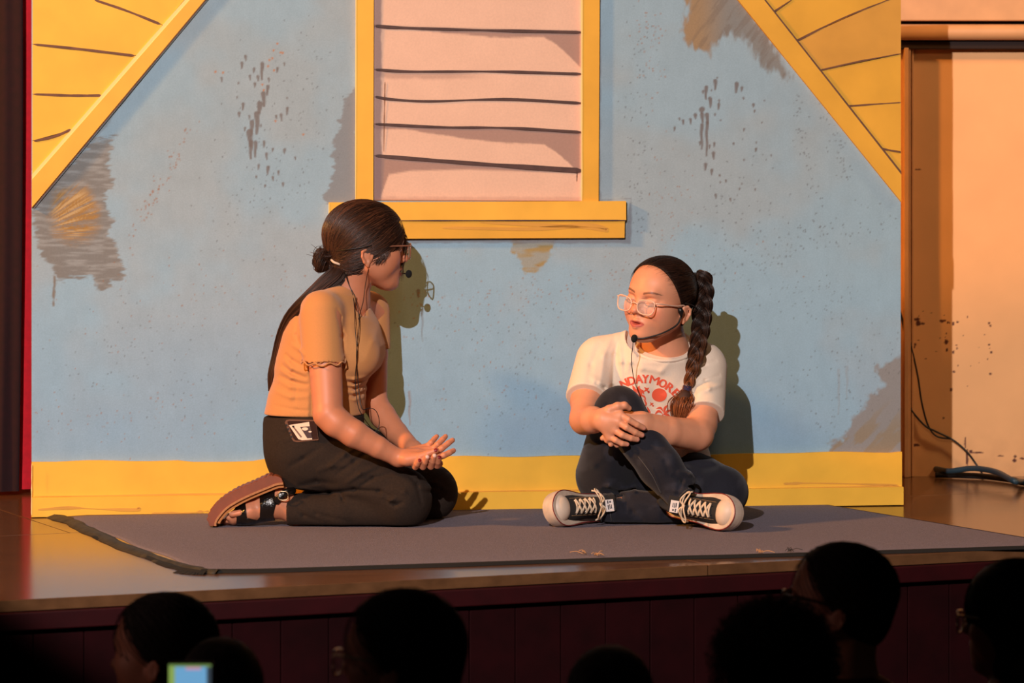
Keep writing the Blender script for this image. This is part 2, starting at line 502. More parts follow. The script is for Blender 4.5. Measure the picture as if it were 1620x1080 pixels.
# upper wall band, rail and mouldings
v, f = box(((x0 + x1) / 2, YB - 0.03, (wz(34) + 2.3) / 2), ((x1 - x0) / 2, 0.03, (2.3 - wz(34)) / 2), None, 0.004)
mesh_obj('trim_1', v, f, plain_m, None, shade=False, kind='structure')
dk = mat('dark_gap_and_shade', srgb(34, 14, 8), 0.8)  # dark brown for the gap over the rail and the shade beneath it
v, f = box(((x0 + x1) / 2, YB - 0.012, wz(48)), ((x1 - x0) / 2, 0.012, (wz(30) - wz(70)) / 2))
mesh_obj('trim_2', v, f, dk, None, shade=False, kind='structure')
a = W(1290, 51, YB - 0.05); b = W(1990, 51, YB - 0.05)
v, f = tube(np.stack([a + (b - a) * t for t in np.linspace(0, 1, 10)]), 0.023, 16)
mesh_obj('trim_3', v, f, plain_m, None, kind='structure')
v, f = box(((x0 + x1) / 2, YB - 0.02, wz(72)), ((x1 - x0) / 2, 0.02, 0.011), None, 0.003)  # strip coloured as the shadow that lies beneath the rail
mesh_obj('trim_4', v, f, dk, None, shade=False, kind='structure')
for k, (xa, xb, dep) in enumerate(((1428, 1435, 0.05), (1435.5, 1439, 0.034), (1441, 1444.5, 0.022))):
    v, f = box(((wx(xa) + wx(xb)) / 2, YB - dep / 2, wz(76) / 2), ((wx(xb) - wx(xa)) / 2, dep / 2, wz(76) / 2), None, 0.002)
    mesh_obj('trim_%d' % (5 + k), v, f, plain_m, None, shade=False, kind='structure')

# ------------------------------------------------------------------ curtains on the left
def curtain(name, xa, xb, Y, m, amp, wl, label, z1=2.4, seed=1):
    n = 260; xs = np.linspace(xa, xb, n); zs = np.linspace(0.0, z1, 24)
    ph = 2 * math.pi * (xs - xa) / wl
    V = []
    for k, z in enumerate(zs):
        a = amp * (0.85 + 0.15 * math.sin(z * 3 + seed))
        y = Y + a * np.sin(ph + 0.35 * math.sin(z * 1.7 + seed)) + 0.4 * a * np.sin(2.3 * ph + seed)
        V.append(np.stack([xs + 0.012 * math.sin(z * 1.3), y, np.full(n, z + (0.012 if k == 0 else 0))], 1))
    V = np.concatenate(V); nn = len(V)
    V2 = V + np.array([0, 0.004, 0])
    F = []
    for k in range(len(zs) - 1):
        for i in range(n - 1):
            q = (k * n + i, k * n + i + 1, (k + 1) * n + i + 1, (k + 1) * n + i)
            F.append(q); F.append(tuple(nn + j for j in reversed(q)))
    for k in range(len(zs) - 1):
        F.append((k * n + n - 1, nn + k * n + n - 1, nn + (k + 1) * n + n - 1, (k + 1) * n + n - 1))
    t = thing(name, label, 'curtain', ((xa + xb) / 2, Y, 0))
    mesh_obj('pleated_cloth', np.concatenate([V, V2]), F, m, t)
    v, f = tube(np.array([[xa, Y, z1 + 0.01], [xb, Y, z1 + 0.01]]), 0.02, 8)
    mesh_obj('curtain_rail', v, f, dk, t)
velvet_m = mat('red_velvet', srgb(205, 8, 32), rough=0.85, noise=0.12, nscale=60, sheen=0.3)
shaded_velvet_m = mat('shaded_red_velvet', srgb(34, 3, 8), rough=0.95, noise=0.2, nscale=60)  # shade on the red curtain, put into the cloth colour
curtain('stage_curtain', -2.3, wx(75, 10.52), 10.52, velvet_m, 0.008, 0.16, 'bright red velvet curtain strip showing beside the left edge of the painted flat')
curtain('shaded_curtain', -2.4, wx(30, 10.46), 10.46, shaded_velvet_m, 0.02, 0.13, 'shaded part of the red curtain at the far left, shade put in as near-black colour', seed=2)

# ------------------------------------------------------------------ the painted flat (house wall with window)
PA = (10.2 - 9.88) ; PL = math.hypot(1.0455 + 1.2515, PA)
PC, PS = (1.0455 + 1.2515) / PL, PA / PL
PX0, PY0 = -1.2515, 9.88
def pan(px, py, o=0.0):
    """world point on the flat's plane, o metres in front of it, seen at pixel (px, py)"""
    k = (px - 810) / FPX
    bx0 = PX0 + o * PS; by0 = PY0 - o * PC
    u = (k * by0 - bx0) / (PC - k * PS)
    Y = by0 + u * PS
    return np.array([bx0 + u * PC, Y, CAMZ - (py - 210) * Y / FPX])
PN = np.array([PS, -PC, 0.0])
def pan_prism(poly, o1, o0=0.0):
    fr = np.array([pan(x, y, o1) for x, y in poly])
    fr[:, 2] = np.maximum(fr[:, 2], 0.001)
    return prism(fr, fr - PN * (o1 - o0))
flat = thing('painted_set_wall', 'tall blue painted set wall with yellow corners, window and baseboard behind the two performers', 'stage set', (PX0 + PC * PL / 2, PY0 + PS * PL / 2, 0))
# blue face, painted vertex by vertex
H = 1.50; st = 0.0029
nu, nv = int(PL / st), int((H - 0.1) / st)
uu, zz = np.meshgrid(np.linspace(0, PL, nu), np.linspace(0.1, H, nv), indexing='ij')
V = np.stack([PX0 + uu.ravel() * PC, PY0 + uu.ravel() * PS, zz.ravel()], 1)
Q = np.stack([V[:, 0] / V[:, 1] * FPX + 810, 210 - (V[:, 2] - CAMZ) / V[:, 1] * FPX], 1)
rs = np.random.default_rng(11)
n1 = fbm(Q / 140.0, 1, 4); n2 = fbm(Q / 22.0, 21, 3); n3 = fbm(Q * [1 / 6., 1 / 26.], 31, 3)
blue = srgb(146, 178, 198); blue2 = srgb(154, 174, 186); blue3 = srgb(132, 170, 200)
t = smooth(0.35, 0.65, n1)[:, None]
c = blue * (1 - t) + blue2 * t
t = (smooth(380, 720, Q[:, 1]) * (0.35 + 0.8 * n1))[:, None] * 0.8
c = c * (1 - t) + blue3 * t
t = smooth(500, 180, Q[:, 1])[:, None] * 0.25
c = c * (1 - t) + srgb(150, 160, 160) * t
c = c * (0.955 + 0.09 * n2)[:, None] * (0.975 + 0.05 * n3)[:, None]
def blend(m, col):
    global c
    m = np.clip(m, 0, 1)[:, None]; c = c * (1 - m) + np.asarray(col) * m
def region(poly, soft=4, jag=14, js=9.0, seed=3, stretch=(1, 1)):
    poly = np.asarray(poly, float)
    lo = poly.min(0) - 40; hi = poly.max(0) + 40
    w = ((Q > lo) & (Q < hi)).all(1)
    out = np.zeros(len(Q)); q = Q[w]
    d = polysd(q, poly) + jag * 2 * (fbm(q / js * np.asarray(stretch), seed, 3) - 0.5)
    out[w] = 1 - smooth(-soft, soft, d)
    return out
GB = srgb(124, 120, 114); GR = srgb(128, 132, 136); OC = srgb(176, 132, 62); WH = srgb(196, 205, 208)
# brush-edged stain below the left corner
r_ = region([(52, 330), (100, 270), (150, 222), (180, 216), (168, 258), (182, 285), (163, 318), (180, 350), (170, 372), (188, 398), (196, 435), (160, 462), (146, 436), (92, 442), (84, 420), (64, 408), (55, 372)], 3, 10, 8, 3, (0.5, 2.2))
streak = fbm(Q * [1 / 30., 1 / 4.], 44, 3)
blend(r_ * 0.88, GB * 0.95)
blend(r_ * smooth(0.45, 0.75, streak) * 0.35, WH * .8)
rad = np.hypot((Q[:, 0] - 118) / 44, (Q[:, 1] - 338) / 52)
an_ = np.arctan2(Q[:, 1] - 372, Q[:, 0] - 40); rd_ = np.hypot(Q[:, 1] - 372, Q[:, 0] - 40)
fan = fbm(np.stack([an_ * 34, rd_ / 60.], 1), 47, 3)
blend(r_ * (1 - smooth(0.55, 1.1, rad + .5 * (n2 - .5))) * (0.25 + 0.7 * smooth(.35, .6, fan)), OC * .85)
blend(r_ * (1 - smooth(0.5, 0.95, rad)) * smooth(0.55, 0.72, fan) * 0.6, srgb(205, 182, 140))
blend(region([(84, 436), (89, 436), (86, 485), (83, 485)], 1.5, 2, 6), GB)
# the same behind the window's left jamb
r_ = region([(566, 135), (548, 150), (538, 190), (526, 238), (528, 270), (512, 312), (519, 322), (566, 320)], 2.5, 9, 9, 8, (0.7, 1.6))
blend(r_ * 0.85, GR)
blend(region([(515, 345), (530, 352), (525, 372), (512, 366)], 4, 6, 8, 9) * .5, GR)
# top right
r_ = region([(1092, -40), (1088, 28), (1084, 62), (1100, 78), (1122, 86), (1150, 52), (1180, 62), (1206, 108), (1232, 116), (1246, 122), (1232, 82), (1160, -40)], 6, 12, 10, 13, (1.6, 0.6))
blend(r_ * 0.82, GB * 1.0)
blend(r_ * smooth(1162, 1098, Q[:, 0]) * 0.6, srgb(168, 130, 72))
blend(r_ * smooth(0.5, 0.7, fbm(Q @ np.array([[.8, -.6], [.6, .8]]) / [5., 34.], 52, 3)) * 0.35, srgb(110, 98, 88))
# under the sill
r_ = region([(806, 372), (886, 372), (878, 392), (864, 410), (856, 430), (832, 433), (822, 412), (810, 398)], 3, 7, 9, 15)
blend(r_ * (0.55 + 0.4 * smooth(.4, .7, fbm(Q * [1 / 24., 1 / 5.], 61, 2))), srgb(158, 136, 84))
# lower right
r_ = region([(1450, 560), (1402, 572), (1388, 582), (1398, 606), (1372, 626), (1360, 652), (1345, 668), (1338, 690), (1312, 702), (1308, 724), (1450, 724)], 5, 14, 12, 17, (1.1, 1.1))
blend(r_ * 0.85, srgb(134, 130, 128))
blend(r_ * smooth(0.48, 0.62, fbm(Q @ np.array([[.7, -.7], [.7, .7]]) / [10., 44.], 71, 3)) * smooth(620, 690, Q[:, 1]) * 0.6, srgb(138, 122, 92))
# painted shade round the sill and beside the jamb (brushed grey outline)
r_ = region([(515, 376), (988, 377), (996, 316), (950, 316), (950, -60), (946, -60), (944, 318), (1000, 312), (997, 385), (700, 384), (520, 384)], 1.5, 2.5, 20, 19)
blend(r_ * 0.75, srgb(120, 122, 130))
# corner trim outlines
for poly in ([(324, -30), (52, 326), (52, 336), (140, 236), (340, -30)],):
    blend(region(poly, 2, 3, 20, 23) * 0.5, srgb(108, 112, 116))
# drips and spatter
def drop(x, y, r, ln, col, a=0.85):
    w = (np.abs(Q[:, 0] - x) < r + 3) & (Q[:, 1] > y - r - 3) & (Q[:, 1] < y + ln + r + 3)
    q = Q[w]
    t = np.clip((q[:, 1] - y) / max(ln, 1e-3), 0, 1)
    d = np.hypot(q[:, 0] - x - 0.6 * np.sin(q[:, 1] / 5), q[:, 1] - y - t * ln) - r * (1 - 0.55 * t)
    m = (a * (1 - smooth(-1.0, 0.9, d)))[:, None]
    c[w] = c[w] * (1 - m) + np.asarray(col) * m
DR = srgb(112, 106, 104)
sx, sy = 160 / 720., 240 / 1080.
for x, y, r, l in ((220, 130, 11, 30), (190, 180, 12, 36), (48, 285, 9, 30), (335, 185, 15, 110), (278, 220, 11, 26), (252, 270, 9, 30), (308, 275, 11, 30), (445, 215, 10, 30), (384, 290, 9, 22),
                   (282, 325, 11, 24), (375, 345, 13, 60), (348, 395, 18, 90), (318, 470, 22, 60), (300, 540, 20, 140), (262, 600, 17, 90), (250, 670, 24, 100), (256, 740, 17, 118), (288, 745, 15, 100),
                   (198, 470, 12, 42), (175, 535, 11, 26), (515, 500, 11, 46), (474, 545, 10, 46), (438, 555, 9, 20), (348, 740, 11, 36), (370, 825, 11, 40), (497, 795, 11, 26), (412, 790, 9, 18),
                   (310, 905, 9, 30), (378, 920, 13, 46), (455, 950, 9, 24), (413, 990, 9, 26), (483, 1035, 10, 22), (213, 640, 9, 22), (165, 320, 8, 10), (492, 180, 8, 18), (573, 850, 8, 16), (355, 1050, 9, 12),
                   (515, 425, 6, 12), (325, 620, 7, 16), (160, 420, 6, 12), (296, 985, 8, 12), (247, 555, 8, 26)):
    drop(340 + x * sx, 60 + y * sy, max(r * sx, 1.4), l * sy, DR)
for x, y in ((442, 42), (410, 146), (388, 158), (376, 202), (422, 232), (335, 333), (348, 372), (430, 592), (470, 105), (418, 90), (632, 688), (6, 242), (60, 248), (485, 108)):
    drop(340 + x * sx, 60 + y * sy, 2.0, 1, srgb(178, 118, 70))
sx, sy = 200 / 982., 220 / 1080.
for x, y, r, l in ((350, 138, 16, 66), (368, 112, 6, 10), (280, 188, 16, 90), (312, 275, 16, 66), (248, 362, 25, 20), (252, 400, 17, 60), (290, 400, 17, 70), (246, 480, 15, 184), (286, 460, 14, 258), (515, 160, 17, 66), (557, 190, 12, 26),
                   (380, 288, 9, 12), (376, 320, 12, 38), (199, 402, 15, 26), (158, 435, 11, 36), (100, 445, 11, 30), (74, 430, 9, 12), (35, 500, 10, 24), (645, 322, 12, 18), (658, 368, 9, 14), (258, 218, 10, 16), (323, 210, 8, 6),
                   (352, 396, 9, 12), (392, 442, 6, 8), (341, 620, 10, 28), (305, 640, 9, 22), (340, 698, 14, 44), (274, 785, 14, 44), (326, 830, 12, 36), (388, 870, 9, 10), (432, 910, 9, 16), (575, 510, 8, 18), (491, 622, 9, 12),
                   (668, 665, 11, 20), (667, 615, 7, 8), (574, 750, 8, 8), (788, 715, 7, 8), (712, 460, 7, 6), (572, 270, 9, 10), (732, 292, 7, 4), (388, 922, 8, 8), (358, 1022, 10, 26), (540, 972, 8, 12), (556, 936, 7, 6), (662, 978, 8, 10), (468, 1052, 8, 20), (230, 615, 10, 20)):
    drop(1060 + x * sx, 100 + y * sy, max(r * sx, 1.4), l * sy, srgb(108, 100, 98))
drop(648, 620, 2.2, 52, srgb(140, 138, 144), .8); drop(1327, 585, 2, 70, srgb(140, 150, 160), .5); drop(1340, 580, 2, 50, srgb(140, 150, 160), .45)
drop(662, 460, 3, 10, DR); drop(668, 490, 1.5, 50, DR, .6)
def spatter(n, cx, cy, sx, sy, col, r0=0.7, r1=1.5, rot=0.0, a=0.7):
    for i in range(n):
        g = rs.normal(size=2) * [sx, sy]
        drop(cx + g[0] * math.cos(rot) - g[1] * math.sin(rot), cy + g[0] * math.sin(rot) + g[1] * math.cos(rot), rs.uniform(r0, r1), rs.uniform(0, 1.5), col, a)
brown = srgb(150, 104, 70); dark = srgb(90, 90, 92)
spatter(70, 255, 290, 8, 62, brown, .8, 1.9, 0.5)
spatter(110, 420, 290, 50, 80, dark, .6, 1.3)
spatter(90, 300, 470, 110, 40, brown, .6, 1.5, -0.25)
spatter(130, 250, 580, 120, 60, dark, .6, 1.2)
spatter(80, 200, 660, 90, 25, brown, .6, 1.4)
spatter(170, 800, 470, 150, 28, brown, .6, 1.5, -0.12)
spatter(120, 820, 520, 130, 50, dark, .6, 1.2)
spatter(80, 830, 640, 80, 50, dark, .6, 1.2)
spatter(60, 780, 600, 60, 60, brown, .7, 1.4)
spatter(90, 1160, 330, 60, 60, dark, .6, 1.4)
spatter(50, 1275, 240, 6, 60, dark, .7, 1.3, -0.2)
spatter(50, 1328, 240, 6, 40, dark, .7, 1.3, -0.3)
spatter(120, 1280, 380, 90, 14, dark, .6, 1.4, -0.25)
spatter(140, 1330, 600, 70, 60, dark, .6, 1.2)
spatter(110, 1010, 200, 14, 120, dark, .6, 1.3)
spatter(60, 1030, 60, 12, 60, brown, .7, 1.5)
spatter(60, 1060, 330, 20, 50, brown, .6, 1.2)
spatter(80, 470, 150, 40, 90, dark, .6, 1.1)
spatter(90, 1240, 470, 80, 30, dark, .6, 1.1)
ii = np.arange(nu * nv).reshape(nu, nv)
F = np.stack([ii[:-1, :-1], ii[1:, :-1], ii[1:, 1:], ii[:-1, 1:]], -1).reshape(-1, 4)
blue_m = mat('blue_scenic_paint', rough=0.75, attr=True, noise=0.05, nscale=260, bump=0.15, bscale=120, bdist=0.001, spec=0.25)
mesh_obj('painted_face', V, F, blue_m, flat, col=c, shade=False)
# plywood core, lower skirt
core = []
Cc = np.array([PX0 + PC * PL / 2, PY0 + PS * PL / 2, 0])
Rp = np.stack([np.array([PC, PS, 0]), -PN, np.array([0, 0, 1.0])], 1)
ply_m = mat('raw_plywood_edge', srgb(196, 160, 120), 0.7, noise=.15)
mesh_obj('plywood_sheet', *box(Cc + np.array([0, 0, H / 2]) - PN * 0.0105, (PL / 2, 0.0095, H / 2 - 0.001), Rp), ply_m, flat, shade=False)
for u in (0.3, 1.16, 2.0):
    c0 = np.array([PX0, PY0, 0]) + np.array([PC, PS, 0]) * u - PN * 0.04
    mesh_obj('batten', *box(c0 + np.array([0, 0, 0.72]), (0.022, 0.018, 0.715), Rp), ply_m, flat, shade=False)

yel = srgb(240, 184, 62)
yel_m = mat('yellow_scenic_paint', yel, rough=0.6, noise=0.07, nscale=9, bump=0.1, bscale=140, bdist=0.001, spec=0.3)
yel2_m = mat('yellow_trim_paint', srgb(238, 180, 66), rough=0.6, noise=0.06, nscale=11, bump=0.1, bscale=140, bdist=0.001, spec=0.3)
ydull_m = mat('ochre_yellow_paint', srgb(214, 156, 66), rough=0.65, noise=0.08, nscale=10, spec=0.3)
stroke_m = mat('brown_brush_stroke', srgb(112, 72, 48), rough=0.7, noise=0.25, nscale=40)
pale_m = mat('pale_edge_highlight', srgb(250, 214, 130), rough=0.6)
lt = [([(150, -60), (150, 0), (258, 40), (292, 0), (340, -60)], yel_m), ([(50.5, -60), (50.5, 70), (217, 88), (258, 40), (150, 0), (150, -60)], yel_m), ([(50.5, 70), (50.5, 149), (163, 151), (217, 88)], yel_m),
      ([(50.5, 149), (50.5, 223), (116, 205), (163, 151)], yel_m), ([(50.5, 223), (50.5, 282), (116, 205)], yel_m)]
rt = [([(1160, -60), (1207, 0), (1224, 20), (1252, 0), (1330, -60)], yel_m), ([(1330, -60), (1252, 0), (1224, 20), (1258, 64), (1403, 0), (1426, -12), (1426, -60)], yel_m), ([(1426, -12), (1403, 0), (1258, 64), (1297, 112), (1426, 85)], ydull_m),
      ([(1426, 85), (1297, 112), (1341, 168), (1426, 162)], yel_m), ([(1426, 162), (1341, 168), (1395, 235), (1426, 240)], yel_m), ([(1426, 240), (1395, 235), (1426, 274)], yel_m)]
ydull2_m = mat('deep_yellow_paint', srgb(226, 168, 58), rough=0.62, noise=0.07, nscale=9, spec=0.3)
for k, (poly, m_) in enumerate(lt + rt):
    q = np.array(poly, float); cen = q.mean(0)
    q = cen + (q - cen) * (1 - 1.2 / np.abs(q - cen).max())
    mesh_obj('siding_board', *pan_prism(q, 0.006 + 0.0015 * (k % 2)), ydull2_m if (k >= 5 and m_ is yel_m) else m_, flat, shade=False)
def stroke(pts, w0, w1, o, m_=stroke_m, n=30, jit=0.4, name='painted_line', seed=0, thick=0.0006):
    P = spline(np.array(pts, float), n); r = np.random.default_rng(seed + int(abs(P[0, 0])))
    T = np.gradient(P, axis=0); T /= np.linalg.norm(T, axis=1)[:, None]; N = np.stack([-T[:, 1], T[:, 0]], 1)
    w = np.linspace(w0, w1, n) / 2 + np.interp(np.linspace(0, 1, n), np.linspace(0, 1, 9), r.normal(size=9)) * jit * .5
    w = np.maximum(w, 0.35); w[0] *= .5; w[-1] *= .5
    poly = np.concatenate([P + N * w[:, None], (P - N * w[:, None])[::-1]])
    n2 = len(P)
    fr = np.array([pan(x, y, o + thick) for x, y in poly]); bk = fr - PN * thick
    V = np.concatenate([fr, bk]); m2 = len(fr); F = []
    for i in range(n2 - 1):
        j = m2 - 1 - i
        F.append((i, i + 1, j - 1, j)); F.append((m2 + i, m2 + j, m2 + j - 1, m2 + i + 1))
    for i in range(m2):
        j = (i + 1) % m2; F.append((i, i + m2, j + m2, j))
    return mesh_obj(name, V, F, m_, flat, shade=False)
for a in ([(150, 0), (200, 17), (253, 38)], [(54, 70), (130, 78), (212, 88)], [(54, 149), (110, 151), (160, 151)], [(54, 223), (85, 216), (112, 205)]):
    stroke(a, 3.5, 4.0, 0.0078)
for a in ([(1224, 19), (1252, 0)], [(1258, 66), (1330, 30), (1420, -6)], [(1298, 111), (1360, 97), (1424, 85)], [(1341, 168), (1380, 165), (1425, 162)], [(1395, 235), (1425, 241)]):
    stroke(a, 3.4, 1.4, 0.0078)
# diagonal trims: broad board plus narrow inner strip
mesh_obj('corner_trim', *pan_prism([(378, -60), (324, 0), (50.5, 328), (50.5, 284), (300, 0), (349, -60)], 0.014), yel2_m, flat, shade=False)
mesh_obj('inner_strip', *pan_prism([(349, -60), (300, 0), (50.5, 284), (50.5, 276), (292, 0), (341, -60)], 0.011), pale_m, flat, shade=False)
mesh_obj('corner_trim', *pan_prism([(1115, -60), (1168, 0), (1426, 319), (1426, 276), (1209, 0), (1158, -60)], 0.014), ydull2_m, flat, shade=False)
mesh_obj('inner_strip', *pan_prism([(1158, -60), (1209, 0), (1426, 276), (1426, 271), (1212, 0), (1162, -60)], 0.011), stroke_m, flat, shade=False)
stroke([(372, -54), (324, 2), (180, 175), (52, 329)], 1.2, 1.2, 0.0143)
# window: blind slats
def slat(top, bot, o, name='blind_slat', seed=0, shade_fn=None):
    nx = 200; xs = np.linspace(592, 921, nx)
    yt = np.interp(xs, [p[0] for p in top], [p[1] for p in top]); yb = np.interp(xs, [p[0] for p in bot], [p[1] for p in bot])
    nyy = 26; V = []; PXY = []
    for k in range(nyy):
        t = k / (nyy - 1); y = yt + (yb - yt) * t
        for x, y_ in zip(xs, y):
            V.append(pan(x, y_, o + 0.002 * t)); PXY.append((x, y_))
    V = np.array(V); PXY = np.array(PXY)
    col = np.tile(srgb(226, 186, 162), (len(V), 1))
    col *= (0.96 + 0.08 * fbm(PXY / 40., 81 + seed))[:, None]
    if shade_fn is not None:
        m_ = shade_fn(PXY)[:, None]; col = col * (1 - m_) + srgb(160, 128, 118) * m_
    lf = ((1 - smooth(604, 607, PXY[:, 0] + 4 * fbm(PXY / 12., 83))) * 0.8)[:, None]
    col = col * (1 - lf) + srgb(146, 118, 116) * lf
    rt_ = (smooth(916, 919, PXY[:, 0]))[:, None] * .5; col = col * (1 - rt_) + srgb(240, 205, 170) * rt_
    ii = np.arange(nx * nyy).reshape(nyy, nx)
    F = np.stack([ii[:-1, :-1], ii[1:, :-1], ii[1:, 1:], ii[:-1, 1:]], -1).reshape(-1, 4)
    n = len(V); B = V - PN * (0.004 + 0.002)
    e = np.concatenate([ii[0, :], ii[1:, -1], ii[-1, -2::-1], ii[-2:0:-1, 0]]); e2 = np.roll(e, -1)
    F2 = np.stack([e, e2, e2 + n, e + n], 1)
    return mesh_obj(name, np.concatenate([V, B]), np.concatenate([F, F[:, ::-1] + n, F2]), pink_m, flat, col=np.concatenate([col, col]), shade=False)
pink_m = mat('pink_blind_paint', rough=0.7, attr=True, noise=0.04, nscale=200, spec=0.25)
Ls = [[(592, -60), (921, -60)], [(592, 41), (640, 44), (780, 48), (921, 51)], [(592, 110), (650, 113), (780, 113), (921, 117)], [(592, 153), (620, 157), (680, 160), (800, 157), (921, 163)], [(592, 196), (700, 201), (800, 202), (921, 209)],
      [(592, 246), (680, 253), (800, 262), (921, 270)], [(592, 317), (921, 318)]]
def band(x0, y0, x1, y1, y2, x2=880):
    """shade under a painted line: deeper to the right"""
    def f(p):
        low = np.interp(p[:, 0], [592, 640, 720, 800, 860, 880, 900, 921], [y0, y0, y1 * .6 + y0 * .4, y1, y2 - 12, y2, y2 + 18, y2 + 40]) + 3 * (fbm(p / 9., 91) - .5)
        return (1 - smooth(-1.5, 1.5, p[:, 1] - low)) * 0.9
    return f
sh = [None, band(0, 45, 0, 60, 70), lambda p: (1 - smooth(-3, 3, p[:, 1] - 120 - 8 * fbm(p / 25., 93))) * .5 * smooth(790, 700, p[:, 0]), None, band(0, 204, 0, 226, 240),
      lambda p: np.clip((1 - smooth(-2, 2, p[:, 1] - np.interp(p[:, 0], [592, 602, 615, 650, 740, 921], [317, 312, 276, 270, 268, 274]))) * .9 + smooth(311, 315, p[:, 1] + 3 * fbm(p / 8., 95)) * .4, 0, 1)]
for k in range(6):
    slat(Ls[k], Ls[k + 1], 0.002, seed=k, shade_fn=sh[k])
dline_m = mat('dark_brown_brush_line', srgb(78, 54, 50), rough=0.7, noise=0.2, nscale=40)
for k in range(1, 6):
    stroke([(x + (2 if i == 0 else -2 if i == len(Ls[k]) - 1 else 0), y) for i, (x, y) in enumerate(Ls[k])], [0, 4, 3, 3, 3, 4][k], [0, 5, 5, 5, 5, 9][k], 0.005, dline_m, n=60, jit=1.0)
stroke([(913, 270), (912.5, 287)], 2, 1, 0.005, dline_m)
stroke([(609, 130), (607, 240)], 1.2, 1, 0.005, stroke_m)
# window surround
mesh_obj('window_jamb', *pan_prism([(564, -60), (591.5, -60), (590.5, 320), (563, 320)], 0.012), yel2_m, flat, shade=False)
mesh_obj('window_jamb', *pan_prism([(921, -60), (949, -60), (947, 320), (921, 320)], 0.012), ydull2_m, flat, shade=False)
stroke([(563.4, -50), (562.4, 318)], 1.6, 1.6, 0.0125, pale_m); stroke([(920.6, -50), (920.6, 318)], 2.0, 2.0, 0.0125, pale_m)
mesh_obj('window_sill', *pan_prism([(521, 320), (990.5, 318), (990.5, 348), (521, 348.5)], 0.019), yel2_m, flat, shade=False)
mesh_obj('sill_apron', *pan_prism([(520.5, 349.5), (988.5, 349), (988, 376), (520.5, 378)], 0.016), ydull2_m, flat, shade=False)
stroke([(521, 348.8), (750, 348.6), (990, 348.4)], 1.4, 1.6, 0.0193, dline_m)
stroke([(700, 360), (840, 362), (930, 356), (960, 364), (900, 358), (760, 352)], 5, 3, 0.0163, ydull_m, jit=3)
for s in (521, ): stroke([(520.6, 321), (520.2, 377)], 1.6, 1.6, 0.0195, pale_m)
# baseboard of two stepped boards, with a ragged painted top edge
top = [(50, 731)] + [(x, 731 - (x - 50) * 0.0118 + 1.6 * math.sin(x / 31.) * math.sin(x / 97.) + (3 if 300 < x < 420 else 0)) for x in range(90, 1420, 24)] + [(1427, 714.5)]
mesh_obj('baseboard', *pan_prism(top + [(1427, 772), (50, 788)], 0.016), yel_m, flat, shade=False)
mesh_obj('base_strip', *pan_prism([(49.5, 787), (1429.5, 770), (1429.5, 798.4), (49.5, 817.8)], 0.030), yel_m, flat, shade=False)
stroke([(54, 785), (200, 784), (360, 782.5), (700, 778), (1050, 775), (1300, 771), (1422, 769)], 2.6, 2.4, 0.0163, ydull_m, n=90, jit=2.2)
stroke([(60, 806), (110, 803), (160, 805), (215, 806), (218, 802)], 5, 2, 0.0303, ydull_m, jit=2)
stroke([(240, 812), (300, 811), (330, 808)], 3, 2, 0.0303, ydull_m, jit=2); stroke([(1240, 765), (1290, 764), (1420, 767)], 5, 3, 0.0163, ydull_m, jit=2)
stroke([(50.4, 733), (49.8, 815)], 1.4, 1.4, 0.0303, pale_m)

# ------------------------------------------------------------------ carpet, its taped edges, scraps
def fl(px, py):
    Y = CAMZ * FPX / (py - 210); return np.array([(px - 810) * Y / FPX, Y, 0.0])
cBL = fl(96, 818.5); cFL = fl(325, 905.5); cFR = fl(1700, 866); cBR = cFR + (cBL - cFL) * 1.02 + np.array([0.09, 0.0, 0])
cBR = fl(1300, 800)
ct = thing('stage_carpet', 'thin grey carpet spread on the stage under both performers', 'carpet', (cBL + cFL + cFR + cBR) / 4)
n = 150; mm = 60
V = []; r3 = np.random.default_rng(3)
wob = np.interp(np.linspace(0, 1, n), np.linspace(0, 1, 14), r3.normal(size=14) * 0.005)
for j in range(mm):
    t = j / (mm - 1)
    for i in range(n):
        s = i / (n - 1)
        p = (cBL * (1 - s) + cBR * s) * (1 - t) + (cFL * (1 - s) + cFR * s) * t
        edge = min(1, (1 - t) * 12, s * 30)
        p = p + np.array([0, wob[i] * t, 0.0005 + 0.0055 * max(0, edge) ** 0.5])
        if s < 0.02: p = p + np.array([0.006 * math.sin(t * 19), 0, 0.0])
        V.append(p)
V = np.array(V); ii = np.arange(n * mm).reshape(mm, n)
F = np.stack([ii[:-1, :-1], ii[1:, :-1], ii[1:, 1:], ii[:-1, 1:]], -1).reshape(-1, 4)
carpet_m = mat('grey_carpet_pile', srgb(122, 114, 124), rough=0.95, noise=0.28, nscale=420, bump=0.7, bscale=500, bdist=0.003, spec=0.1, detail=2)
V2 = V.copy(); V2[:, 2] = 0.0003
e = np.concatenate([ii[0, :], ii[1:, -1], ii[-1, -2::-1], ii[-2:0:-1, 0]]); e2 = np.roll(e, -1); nn = len(V)
mesh_obj('carpet_sheet', np.concatenate([V, V2]), np.concatenate([F[:, ::-1], F + nn, np.stack([e, e2, e2 + nn, e + nn], 1)[:, ::-1]]), carpet_m, ct)
tape_m = mat('olive_black_tape', srgb(52, 46, 36), rough=0.7, noise=0.4, nscale=40, bump=0.4, bscale=60)
